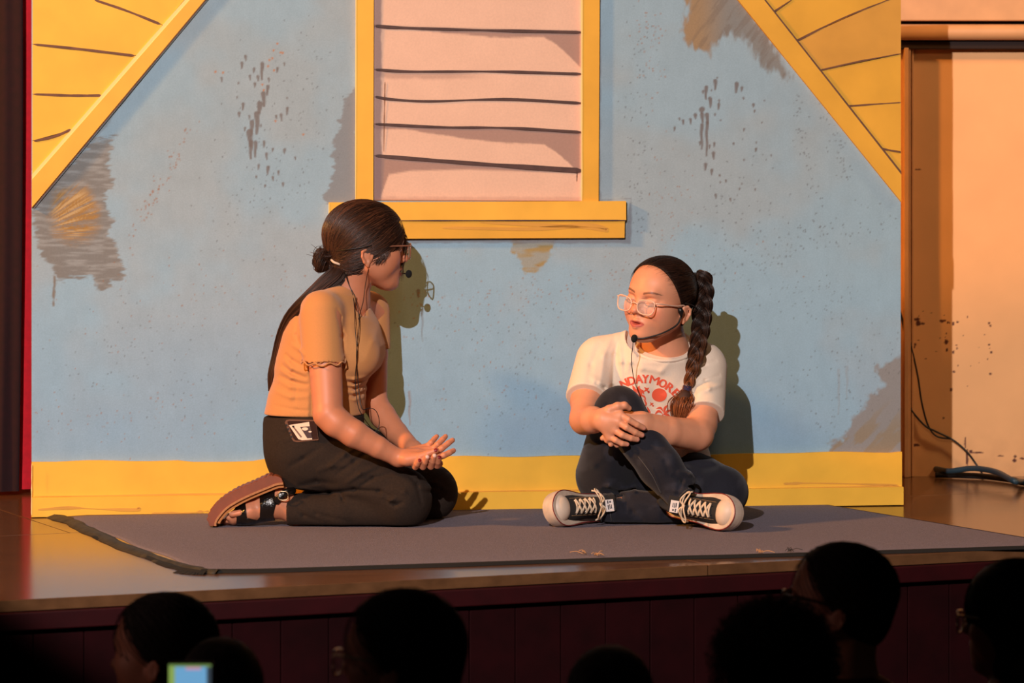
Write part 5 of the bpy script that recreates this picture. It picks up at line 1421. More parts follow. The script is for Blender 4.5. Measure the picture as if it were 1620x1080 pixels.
T2.ops.append(('sub', sleeve_cut2(cc_, cn, 0.095, 0, 0), 0.003))
T2.ops.append(('sub', sleeve_cut2(cc_ - cn * .012, cn, 0.058, 0, 0), 0.003))
# trunk bottom hollow is hidden: close it flat
V, F = T2.mesh((0.10, 9.55, 0.10), (0.60, 10.0, 0.56), 0.0028)
tee_m = mat('cream_white_jersey', srgb(228, 208, 188), rough=0.85, noise=0.03, nscale=300, bump=0.25, bscale=800, bdist=0.001, spec=0.2, sheen=0.15)
tee2 = mesh_obj('tee_shirt', V, F, tee_m, g2)
bvh = BVHTree.FromPolygons([Vector(v) for v in V], [tuple(int(i) for i in f) for f in F])
# collar band
def on_tee(px, py, off=0.0006, bv=None):
    o = Vector(W(px, py, 9.3)); d = (Vector(W(px, py, 9.9)) - o).normalized()
    r = (bv or bvh).ray_cast(o, d)
    if r[0] is None: return None
    n = r[1] if r[1].dot(d) < 0 else -r[1]
    return np.array(r[0] + n * off)
c1 = np.cross(cn, [0, 1.0, 0]); c1 /= np.linalg.norm(c1); c2 = np.cross(cn, c1)
cr = []
for th_ in np.linspace(0, 2 * math.pi, 49)[:-1]:
    dd = c1 * math.cos(th_) + c2 * math.sin(th_)
    hit = bvh.ray_cast(Vector(cc_ + dd * .14 - cn * .004), Vector(-dd))
    rr_ = np.linalg.norm(np.array(hit[0]) - (cc_ - cn * .004)) if hit[0] is not None else .07
    cr.append(min(max(rr_, .055), .085))
cr = np.array(cr); cr = (cr + np.roll(cr, 1) + np.roll(cr, -1) + np.roll(cr, 2) + np.roll(cr, -2)) / 5
th_ = np.linspace(0, 2 * math.pi, 49)[:-1]
rg_ = cc_ + (c1 * np.cos(th_)[:, None] + c2 * np.sin(th_)[:, None]) * (cr - .003)[:, None] - cn * 0.0015
mesh_obj('collar', *tube(np.concatenate([rg_, rg_[:1]]), 0.0050, 8), tee_m, tee2)
# print on the chest: arched lettering, sun, palms and birds
print_m = mat('orange_red_print_ink', srgb(226, 88, 58), rough=0.7)
def print_mesh(V2, F2, name, off=0.0010):
    """V2 in photograph pixels on the chest"""
    P3 = []
    for x, y in V2:
        q = on_tee(x, y, off); P3.append(q if q is not None else None)
    ok = [p is not None for p in P3]
    if not any(ok): return
    F3 = [f for f in F2 if all(ok[i] for i in f)]
    P3 = np.array([p if p is not None else np.zeros(3) for p in P3])
    F3 = [f for f in F3 if max(np.linalg.norm(P3[f[0]] - P3[i]) for i in f) < 0.02]
    used = sorted({i for f in F3 for i in f}); mp = {u: k for k, u in enumerate(used)}
    if not used: return
    return mesh_obj(name, P3[used], [tuple(mp[i] for i in f) for f in F3], print_m, tee2)
def subdiv(V2, F2, it=1):
    import bmesh
    bm = bmesh.new(); vs = [bm.verts.new((x, y, 0)) for x, y in V2]
    for f in F2:
        try: bm.faces.new([vs[i] for i in f])
        except ValueError: pass
    bmesh.ops.triangulate(bm, faces=list(bm.faces))
    for _ in range(it): 
        bmesh.ops.subdivide_edges(bm, edges=[e for e in bm.edges if e.calc_length() > 2.2], cuts=1)
        bmesh.ops.triangulate(bm, faces=list(bm.faces))
    bm.verts.index_update()
    a = [(v.co.x, v.co.y) for v in bm.verts]; b = [tuple(v.index for v in f.verts) for f in bm.faces]; bm.free()
    return a, b
AC = np.array([1018.4, 668.3]); AR = 62.8
for ch, deg in (('N', -26.5), ('D', -16.2), ('A', -6.2), ('Y', 2.2), ('M', 14.2), ('O', 26), ('R', 37), ('E', 47.5)):
    V_l = []; cu = bpy.data.curves.new('letter', 'FONT'); cu.body = ch; cu.size = 1.0; cu.align_x = 'CENTER'; cu.resolution_u = 3; cu.offset = 0.0 if ch == 'M' else 0.018
    ob = bpy.data.objects.new('letter', cu); COL.objects.link(ob)
    dg = bpy.context.evaluated_depsgraph_get(); me = bpy.data.meshes.new_from_object(ob.evaluated_get(dg))
    v2 = np.array([v.co[:2] for v in me.vertices]); f2 = [tuple(p.vertices) for p in me.polygons]
    bpy.data.objects.remove(ob); bpy.data.curves.remove(cu); bpy.data.meshes.remove(me)
    w_ = v2[:, 0].max() - v2[:, 0].min(); v2 = (v2 - [(v2[:, 0].max() + v2[:, 0].min()) / 2, 0]) / v2[:, 1].max()
    hgt = 13; wid = {'M': 14.5, 'O': 12, 'D': 11.5, 'N': 11.5, 'A': 12, 'Y': 10.5, 'R': 11.5, 'E': 9.5}[ch]
    v2 = v2 * [wid / (v2[:, 0].max() - v2[:, 0].min()), hgt]
    a = math.radians(deg); up = np.array([math.sin(a), -math.cos(a)]); rt = np.array([math.cos(a), math.sin(a)])
    Q2 = AC + v2[:, :1] * rt + (AR + v2[:, 1:2]) * up
    # slab serifs
    for dx, of_ in ((-.55, .0010), (.55, .00115)):
        a2, b2 = subdiv([tuple(q + rt * dx) for q in Q2], f2, 2)
        V_l.append((a2, b2, of_))
    n0 = len(V_l[0][0]); print_mesh(V_l[0][0] + V_l[1][0], V_l[0][1] + [tuple(i + n0 for i in q) for q in V_l[1][1]], 'printed_letter')
def disc(cx, cy, rx, ry, n=28):
    V2 = [(cx, cy)]; F2 = []
    for r_i in (0.33, 0.66, 1.0):
        for k in range(n): V2.append((cx + rx * r_i * math.cos(2 * math.pi * k / n), cy + ry * r_i * math.sin(2 * math.pi * k / n)))
    for k in range(n):
        j = (k + 1) % n; F2.append((0, 1 + k, 1 + j))
        for r_i in range(2): F2.append((1 + r_i * n + k, 1 + (r_i + 1) * n + k, 1 + (r_i + 1) * n + j, 1 + r_i * n + j))
    return V2, F2
print_mesh(*disc(1043, 624.5, 12, 10.6), 'printed_sun')
def frond(pts, w, name='printed_palm_frond', n=14):
    P = spline(np.array(pts, float), n); T_ = np.gradient(P, axis=0); T_ /= np.linalg.norm(T_, axis=1)[:, None]; N_ = np.stack([-T_[:, 1], T_[:, 0]], 1)
    ww = w * np.sin(np.linspace(0.15, math.pi - .05, n)) / 2
    V2 = np.concatenate([P + N_ * ww[:, None], P - N_ * ww[:, None]]); F2 = [(i, i + 1, n + i + 1, n + i) for i in range(n - 1)]
    print_mesh([tuple(v) for v in V2], F2, name)
for p_, w_ in (([(1006, 616), (1003, 613), (1000, 609)], 3), ([(1008, 622), (1003, 615), (1001, 611)], 3.5), ([(1010, 622), (1006, 616), (1002, 619), (997, 618)], 3), ([(1011, 622), (1010, 614), (1012, 610)], 4), ([(1012, 623), (1016, 618), (1019, 624)], 4),
              ([(1012, 624), (1019, 627), (1022, 634)], 3), ([(1010, 624), (1003, 624), (1000, 628)], 3.5), ([(1009, 622), (1012, 632), (1018, 645)], 5), ([(1018, 630), (1022, 638), (1020, 642)], 3), ([(1008, 618), (1012, 616), (1014, 622), (1013, 630)], 5),
              ([(1024, 643), (1027, 650), (1029, 655)], 3.5), ([(1036, 655), (1042, 650), (1048, 654)], 4), ([(1038, 646), (1045, 645), (1049, 651)], 3.5), ([(1050, 654), (1052, 645), (1057, 640)], 4), ([(1050, 656), (1056, 650), (1063, 648)], 4), ([(1049, 655), (1056, 656), (1062, 662)], 4), ([(1048, 654), (1049, 662), (1052, 668)], 4)):
    frond(p_, w_)
def bird(cx, cy, s):
    for q in ([(-4, -4), (0, -1), (4, -3)], [(-5, 3), (0, 0), (2, -3)], [(0, 0), (3, 4), (4, 1)]): frond([(cx + a * s, cy + b * s) for a, b in q], 3.2 * s, 'printed_bird')
bird(1023, 616, 1.0); bird(1031, 639, 0.7)

# jeans
J = Sdf()
J.add(el(W(1035, 752, 9.86), (0.150, 0.110, 0.085)), 0.02)
J.add(rc(W(962, 752, 9.80), W(975, 665, 9.65), 0.084, 0.062), 0.03)
J.add(el(W(980, 652, 9.625), (0.061, 0.060, 0.068)), 0.03)
J.add(rc(W(986, 660, 9.61), W(1044, 738, 9.545), 0.058, 0.053), 0.02)
J.add(rc(W(1044, 738, 9.545), W(1092, 799, 9.535), 0.053, 0.044), 0.015)
J.add(rc(W(1075, 752, 9.80), W(1140, 776, 9.69), 0.078, 0.062), 0.03)
J.add(el(W(1144, 779, 9.67), (0.064, 0.066, 0.062)), 0.02)
J.add(rc(W(1130, 795, 9.66), W(1040, 805, 9.65), 0.048, 0.044), 0.02)
J.add(rc(W(1040, 805, 9.65), W(950, 804, 9.645), 0.044, 0.039), 0.01)
J.ops.append(('disp', (folds([
    ([(945, 780), (965, 775), (975, 800), (972, 830)], .005, .006), ([(955, 778), (985, 788), (992, 812)], -.006, .006), ([(980, 782), (1005, 778), (1040, 785)], .005, .006), ([(990, 790), (1000, 810), (1020, 826)], -.004, .007), ([(1000, 795), (1040, 800), (1070, 815)], .003, .007),
    ([(1060, 745), (1075, 755), (1068, 780)], -.006, .006), ([(1068, 740), (1090, 745), (1110, 760)], .006, .006), ([(1078, 762), (1100, 765), (1118, 778)], -.006, .006), ([(1060, 770), (1085, 772), (1105, 782)], .005, .005), ([(1085, 735), (1115, 745), (1140, 740)], -.004, .007), ([(1095, 730), (1130, 735), (1160, 752)], .003, .008),
    ([(1000, 700), (1030, 735), (1045, 775)], .0022, .0025), ([(985, 690), (1000, 712), (1012, 735)], -.003, .008), ([(1030, 700), (1050, 725), (1060, 750)], -.003, .008), ([(945, 650), (960, 640), (985, 660)], -.003, .006), ([(925, 720), (950, 700), (975, 690)], -.004, .008), ([(915, 760), (940, 740), (960, 720)], .003, .01),
    ([(1040, 780), (1055, 800), (1050, 820)], -.005, .006), ([(1050, 775), (1075, 790), (1095, 790)], -.004, .006), ([(1110, 790), (1140, 800), (1170, 795)], -.003, .008)], 9.6), None, None), 0))
cu1 = W(951, 804, 9.645)
def jc1(P): return np.maximum(np.maximum(P[:, 0] - cu1[0] - 0.10 * (P[:, 2] - cu1[2]), P[:, 2] - W(0, 772, 9.6)[2]), P[:, 1] - 9.70)
J.ops.append(('sub', (jc1, cu1 + np.array([-.06, 0, 0]), 0.12), 0.003))
n2_ = W(1088, 792, 9.52) - W(1044, 738, 9.545); n2_ /= np.linalg.norm(n2_)
cu2 = W(1087, 792, 9.53)
J.ops.append(('sub', (sleeve_cut2(cu2, n2_, 0.062, 0, 0)[0], cu2, 0.10), 0.003))
J.sub(rc(cu1 + np.array([-.02, 0, 0]), cu1 + np.array([.03, 0, 0]), 0.037, 0.035), 0.002)
J.sub(rc(cu2 + n2_ * .02, cu2 - n2_ * .03, 0.041, 0.038), 0.002)
# hem rolls
J.cut((lambda P: 0.0105 - P[:, 2], None, None), 0.004)
V, F = J.mesh((0.10, 9.42, 0.0), (0.64, 10.0, 0.36), 0.0028)
V = V.copy()
denim_m = mat('dark_blue_denim', rough=0.85, attr=True, noise=0.18, nscale=500, bump=0.4, bscale=900, bdist=0.001, spec=0.2, sheen=0.1)
Qp = np.stack([V[:, 0] / V[:, 1] * FPX + 810, 210 - (V[:, 2] - 1) / V[:, 1] * FPX], 1)
dn = np.tile(srgb(30, 30, 38), (len(V), 1)); w_ = fbm(V[:, [0, 2]] * 28, 7, 3); fade = smooth(.5, .75, w_)[:, None] * .5
dn = dn * (1 - fade) + srgb(54, 54, 64) * fade
jeans = mesh_obj('jeans', V, F, denim_m, g2, col=dn)
bj = BVHTree.FromPolygons([Vector(v) for v in V], [tuple(int(i) for i in f) for f in F])
thread_m = mat('denim_seam', srgb(70, 68, 68), 0.8)
for pts in ([(1010, 722), (1020, 735), (1032, 752), (1040, 768), (1046, 780)], [(955, 788), (962, 800), (966, 815), (968, 828)], [(1092, 772), (1082, 778), (1072, 790), (1070, 802)]):
    pp = [on_tee(x, y, 0.0006, bj) for x, y in spline(np.array(pts, float), 24)]; pp = [p for p in pp if p is not None]
    if len(pp) > 5: mesh_obj('seam', *tube(np.array(pp), 0.0011, 5), thread_m, jeans)

# sneakers
canvas_m = mat('black_canvas', srgb(34, 30, 28), rough=0.9, bump=0.4, bscale=900, bdist=.001); rubber_m = mat('off_white_rubber', srgb(198, 178, 160), rough=0.55, noise=0.12, nscale=40)
toecap_m = mat('toe_cap_rubber', srgb(208, 186, 166), rough=0.5, noise=0.05, nscale=40)
stripe_m = mat('dark_red_stripe', srgb(120, 32, 30), 0.6); lace_m = mat('cream_cotton_lace', srgb(208, 186, 160), 0.85, bump=.3, bscale=900); metal_m = mat('nickel_eyelet', srgb(210, 200, 190), 0.25, metal=1.0)
patch_m = mat('cream_tongue_patch', srgb(214, 204, 200), 0.7); ink_m = mat('dark_ink', srgb(50, 44, 52), 0.7); thr_m = mat('tan_stitching', srgb(150, 116, 80), .8)
def foot_w(x):   # half width of the last along its length, x from 0 (heel) to 0.25 (toe)
    t = np.clip(x / 0.25, 0, 1)
    hw = np.interp(t, [0, .12, .25, .45, .66, .76, 1.0], [.031, .031, .033, .034, .042, .044, .044])
    r1 = np.sqrt(np.clip(1 - (np.clip(.12 - t, 0, 1) / .12) ** 2, 0, 1)); r2 = np.sqrt(np.clip(1 - (np.clip(t - .78, 0, 1) / .22) ** 2, 0, 1))
    return np.maximum(hw * r1 * r2, .0015)
def sneaker(toe, fwd, up, label, tside=1, sc=0.92):
    f = np.array(fwd, float); f /= np.linalg.norm(f); u = np.array(up, float); u -= f * (u @ f); u /= np.linalg.norm(u); l = np.cross(u, f)
    M = np.stack([f, l, u], 1); O = np.asarray(toe, float) - f * 0.25 * sc
    wl = lambda P: O + (np.asarray(P, float) * sc) @ M.T
    w = lambda *p: wl(np.array(p))
    # canvas upper
    U = Sdf()
    Lr = lambda P: ((P - O) @ M) / sc
    def upper(P):
        q = Lr(P); x = np.clip(q[:, 0], 0, 0.25)
        hw = foot_w(x) - 0.002; top = np.interp(x, [0, .02, .06, .10, .14, .18, .22, .25], [.070, .080, .084, .086, .070, .052, .040, .020])
        zc = top / 2; k = np.sqrt((q[:, 1] / hw) ** 2 + (np.maximum(q[:, 2], 0) / top) ** 2)
        d = (k - 1) * np.minimum(hw, top) * .8
        return np.maximum(np.maximum(d, -q[:, 2]), np.maximum(-q[:, 0], q[:, 0] - .249)) * sc
    U.add((upper, w(.125, 0, .04), .17), 0.002)
    U.sub(rc(w(.045, 0, .085), w(.045, 0, .13), .030 * sc, .034 * sc), 0.004)
    allp = wl([(x, y, z) for x in (0, .25) for y in (-.05, .05) for z in (-.005, .10)])
    lo, hi = allp.min(0) - .004, allp.max(0) + .004
    V, F = U.mesh(lo, hi, 0.0022)
    s = mesh_obj('sneaker', V, F, canvas_m, g2, label=label)
    bv = BVHTree.FromPolygons([Vector(v) for v in V], [tuple(int(i) for i in f_) for f_ in F])
    # outline of the sole
    def outline(grow, zf, n=60):
        """ring round the last; zf 0 is the ground line, 1 the top of the sidewall (higher at the toe)"""
        xs = 0.125 - 0.125 * np.cos(np.linspace(0.02, math.pi - 0.02, n)); hw = foot_w(xs)
        a_ = np.concatenate([np.stack([xs, hw], 1), np.stack([xs[::-1], -hw[::-1]], 1)])
        tn = np.roll(a_, -1, 0) - np.roll(a_, 1, 0); tn /= np.linalg.norm(tn, axis=1)[:, None]
        a_ = a_ + np.stack([-tn[:, 1], tn[:, 0]], 1) * grow * 1.0
        zt = np.interp(a_[:, 0], [0, .13, .19, .25], [.023, .021, .030, .036])
        return np.stack([a_[:, 0], a_[:, 1], np.where(zf < 0, zf, zt * zf)], 1)
    def bandmesh(name, prof, m_, lab=None):
        rings = [wl(outline(g, z)) for g, z in prof]; n = len(rings[0]); V = np.concatenate(rings); F = []
        for k in range(len(rings) - 1):
            for i in range(n): j = (i + 1) % n; F.append((k * n + i, k * n + j, (k + 1) * n + j, (k + 1) * n + i))
        F.append(tuple(reversed(range(n)))); F.append(tuple(range((len(rings) - 1) * n, len(rings) * n)))
        return mesh_obj(name, V, F, m_, s, shade=False, label=lab)
    bandmesh('rubber_sole', [(.001, -.006), (.0045, -.004), (.0058, .2), (.0058, .6), (.0050, .95), (.0030, 1.0)], rubber_m, 'off-white rubber sole')
    # toe cap
    TC = Sdf(); TC.add(el(w(.213, 0, .018), np.array([.035, .0395, .032]) * sc, M), .002)
    TC.cut(plane(w(.192, 0, 0), -f), .004)
    V2, F2 = TC.mesh(w(.21, 0, .03) - .07, w(.21, 0, .03) + .07, .0022); mesh_obj('toe_cap', V2, F2, toecap_m, s)
    # dark red stripe
    st2 = outline(.0052, .97); mesh_obj('red_stripe', *tube(wl(np.concatenate([st2, st2[:1]])), .0014, 5), stripe_m, s)
    def onu(x, y, off=.0008):
        o = Vector(w(x, y * 1.0, .14)); r = bv.ray_cast(o, Vector(-u))
        if r[0] is None: return w(x, y, .05)
        n_ = r[1] if r[1].dot(Vector(u)) > 0 else -r[1]
        return np.array(r[0] + n_ * off)
    ys = .0165
    # tongue gap and stitched eyelet stays
    for sd in (-1, 1):
        ln = np.array([onu(x, sd * (ys - .005), .0010) for x in np.linspace(.105, .186, 16)]); mesh_obj('eyelet_stay', *tube(ln, .0016, 5), canvas_m, s)
        ln = np.array([onu(x, sd * (ys + .007), .0007) for x in np.linspace(.105, .190, 16)]); mesh_obj('stitching', *tube(ln, .0006, 4), thr_m, s)
    xs_ = np.linspace(.122, .178, 5)
    for x in xs_:
        for sd in (-1, 1):
            c_ = onu(x, sd * ys, .0010); n_ = onu(x, sd * ys, .004) - c_; n_ /= np.linalg.norm(n_)
            t1 = np.cross(n_, f); t1 /= np.linalg.norm(t1); t2 = np.cross(n_, t1)
            a = np.linspace(0, 2 * math.pi, 14)
            mesh_obj('eyelet', *tube(c_ + t1 * .0030 * np.cos(a)[:, None] + t2 * .0030 * np.sin(a)[:, None], .0011, 6), metal_m, s)
    def lace(pts, off=.0032, r=.0031):
        P = [onu(x, y, off) for x, y in pts]; P = spline(np.array(P), 22)
        mesh_obj('lace', *tube(P, r, 8, flat=(u, .5)), lace_m, s)
    for i in range(len(xs_) - 1):
        lace([(xs_[i], -ys), (xs_[i] + .004, -ys * .4), (xs_[i + 1] - .004, ys * .4), (xs_[i + 1], ys)], .0034)
        lace([(xs_[i], ys), (xs_[i] + .004, ys * .4), (xs_[i + 1] - .004, -ys * .4), (xs_[i + 1], -ys)], .0052)
    lace([(xs_[-1], -ys), (xs_[-1], 0), (xs_[-1], ys)], .003)
    # bow: two loops and two ends
    b0 = onu(.114, 0, .006)
    for sd, L_ in ((1, .036), (-1, .040)):
        lp = np.array([b0, b0 + l * sd * .012 * 1 + u * .010 + f * .010, b0 + l * sd * L_ * .9 - u * .002 + f * .012, b0 + l * sd * L_ - u * .010, b0 + l * sd * L_ * .8 - u * .006 - f * .006, b0 + l * sd * .010 + u * .004 - f * .004, b0])
        mesh_obj('lace', *tube(spline(lp, 34), .0023, 8, flat=(u, .6)), lace_m, s)
        en = np.array([b0, b0 + l * sd * .012 + u * .008 - f * .008, b0 + l * sd * .030 - u * .004 - f * .004, b0 + l * sd * .038 - u * .020 + f * .004])
        mesh_obj('lace', *tube(spline(en, 20), .0022, 8, flat=(u, .6)), lace_m, s)
    mesh_obj('lace_knot', *ball(b0 + u * .002, (.005, .006, .004), 10, 6, M), lace_m, s)
    # tongue with a printed patch
    R_ = np.stack([f * .80 - u * .60, l, np.cross(f * .80 - u * .60, l)], 1)
    nrm = R_[:, 2] * (1 if R_[:, 2] @ u > 0 else -1)
    mesh_obj('tongue', *box(w(.098, 0, .092), (.026 * sc, .022 * sc, .0025), R_, .002), canvas_m, s, shade=False)
    pc = w(.092, .006 * tside, .0965) + nrm * .0034
    mesh_obj('tongue_patch', *box(pc, (.0115 * sc, .0165 * sc, .0008), R_, .0006), patch_m, s, shade=False)
    for a_, b_, ha, hb in ((0.004, -.009, .0016, .0040), (.004, .004, .0014, .0058), (0, .003, .0010, .0060), (-.004, .003, .0010, .0055), (-.002, -.009, .0022, .0022)):
        mesh_obj('patch_print', *box(pc + R_[:, 0] * a_ + R_[:, 1] * b_ + nrm * .0008, (ha, hb, .0003), R_), ink_m, s, shade=False)
    return s
sneaker(W(862, 806, 9.550), (-0.68, -0.73, 0.06), (0.70, -0.66, 0.22), 'left foot canvas sneaker lying on its side', 1)
sneaker(W(1173, 815, 9.445), (0.70, -0.68, -0.06), (-0.62, -0.74, 0.16), 'right foot canvas sneaker with looped laces', -1)
# thin sliver of the other edge of the shoe opening is part of the upper

# hair: slicked back, long braid over the left shoulder
HA1, HA2 = srgb(20, 12, 9), srgb(68, 40, 27)
def reg2(q):
    F_ = np.interp(q[:, 2], [-.12, -.075, -.050, -.035, -.02, 0.0, .015, .03, .045, .06, .075, .088, .10, .12, .15], [-.040, -.030, -.026, -.022, -.010, 0.008, .022, .034, .044, .052, .060, .066, .074, .12, .3])
    F_ = F_ + 0.006 * np.exp(-(q[:, 1] / .02) ** 2) * 0
    return (q[:, 0] - F_) * 0.75
HC2 = hair_cap(h2, lambda q: reg2(q) + 0.010, 0.0045)
V, F = HC2.mesh(h2.C - 0.15, h2.C + 0.16, 0.0024)
hb2 = mesh_obj('hair', V, F, hairbase_m, g2)
T0b = np.array([-0.098, 0.034, 0.052])
D = fib(7000); st_ = np.array([-0.01, 0, 0.02]) + D * [0.1, 0.085, 0.09]
rr2 = reg2(st_); sel = ((rr2 < -0.001) | ((rr2 < 0.006) & (np.random.default_rng(3).random(len(rr2)) < .35))) & (st_[:, 0] > -0.075)
P = strands_on(HC2, h2, st_[sel], T0b, 16, seed=12, lift=(0.0, 0.0020), wob=0.0008)
strand_mesh('hair_strand', P, 0.0009, hair_m, hb2, HA1, HA2, seed=3, kind='stuff')
cen = spline(np.array([W(1104, 430, 9.765), W(1112, 450, 9.765), W(1111, 478, 9.750), W(1109, 515, 9.730), W(1103, 550, 9.712), W(1095, 584, 9.702), W(1088, 612, 9.698)]), 150)
n = len(cen); t = np.linspace(0, 1, n)
wdt = np.interp(t, [0, .12, .35, .7, 1], [.012, .0235, .0220, .0175, .0095])
arc = np.concatenate([[0], np.cumsum(np.linalg.norm(np.diff(cen, axis=0), axis=1))]); per = 0.104
side = np.array([0.93, 0.28, 0.2]); Tt = np.gradient(cen, axis=0); Tt /= np.linalg.norm(Tt, axis=1)[:, None]
side = side - (Tt @ side)[:, None] * Tt; side /= np.linalg.norm(side, axis=1)[:, None]; dep = np.cross(Tt, side)
allp = []
for j in range(3):
    ph = 2 * math.pi * (arc / per) + j * 2 * math.pi / 3
    c_ = cen + side * (wdt * 0.62 * np.sin(ph))[:, None] + dep * (wdt * 0.42 * np.sin(2 * ph))[:, None]
    rr_ = wdt * (0.56 + 0.06 * np.abs(np.sin(ph)))
    mesh_obj('braid_strand', *tube(c_, rr_ * .93, 12), hairbase_m, hb2)
    Tj, Nj, Bj = frames(c_)
    for i in range(46):
        a = i / 46 * 6.283 + np.sin(arc * 60 + i) * 0.12 + arc * 9
        allp.append(c_ + (Nj * np.cos(a)[:, None] + Bj * np.sin(a)[:, None]) * (rr_ * (1.0 + 0.04 * math.sin(i * 7.1)))[:, None])
allp = np.array(allp)
mm_ = np.random.default_rng(1).random((len(allp), 1, 1)) ** 1.3
gr = smooth(.45, 1.0, t)[None, :, None]
colr = (HA1 * (1 - gr) + srgb(56, 30, 18) * gr) * (1 - mm_) + (srgb(70, 44, 31) * (1 - gr) + srgb(150, 88, 48) * gr) * mm_
V, F = many_tubes(allp, np.full(allp.shape[:2], .0010), 3)
mesh_obj('braid_hair', V, F, hair_m, hb2, col=np.repeat(colr, 3, axis=1).reshape(-1, 3), kind='stuff')
navy_m = mat('navy_elastic', srgb(26, 26, 66), 0.8)
k0 = W(1086.5, 616, 9.697)
a = np.linspace(0, 2 * math.pi, 20)
v, f = tube(np.array([k0 + [0.002, 0, .010], k0, k0 - [0.001, 0, .010]]), [.0105, .0125, .0105], 14); mesh_obj('hair_elastic', v, f, navy_m, hb2)
pts = []; rgs = np.random.default_rng(9)
for i in range(1200):
    u_ = rgs.normal() * .42; v_ = rgs.normal() * .3
    e_ = W(1076 + 13 * u_ - 3 * abs(v_), 664 + rgs.normal() * 5 - 7 * abs(u_), 9.675 + .010 * v_)
    m1 = W(1079 + 17 * u_, 637 + rgs.normal() * 2, 9.680 + .014 * v_ - .006)
    pts.append(spline(np.array([k0 + [0, 0, .006] + rgs.normal(size=3) * .005, W(1084 + 12 * u_, 625, 9.690 + .008 * v_), m1, e_]), 14))
strand_mesh('braid_tail', np.array(pts), 0.0007, hair_m, hb2, srgb(90, 46, 24), srgb(190, 110, 60), seed=10, kind='stuff', taper=.2)
v, f = tube(spline(np.array([W(1086, 618, 9.69), W(1082, 632, 9.685), W(1077, 650, 9.68), W(1075, 660, 9.677)]), 10), [.009, .014, .018, .020, .021, .020, .018, .014, .010, .005], 10, flat=((0, 1, 0), .6)); mesh_obj('tail_core', v, f, mat('reddish_hair_core', srgb(60, 32, 18), .7), hb2)
glasses(h2, g2, mat('clear_pink_frame', srgb(236, 190, 164), 0.25, coat=.6), lensw=0.0240, lensh=0.0185, zc=-0.0075, fo=0.1070, thick=0.0017, label='pale pink plastic eyeglasses')
headset(h2, 1, 'black headset microphone worn by the seated person, boom across the cheek', (0.096, 0.006, -0.092), [(0.008, 0.080, -0.022), (0.022, 0.078, -0.046), (0.052, 0.058, -0.070), (0.080, 0.030, -0.086), (0.094, 0.008, -0.092)],
        [[h2.w(0.098, 0.004, -0.095), W(1001, 548, 9.60), W(999, 570, 9.62), W(1003, 600, 9.655), W(1012, 625, 9.668), W(1020, 645, 9.675), W(1020, 662, 9.66)]])
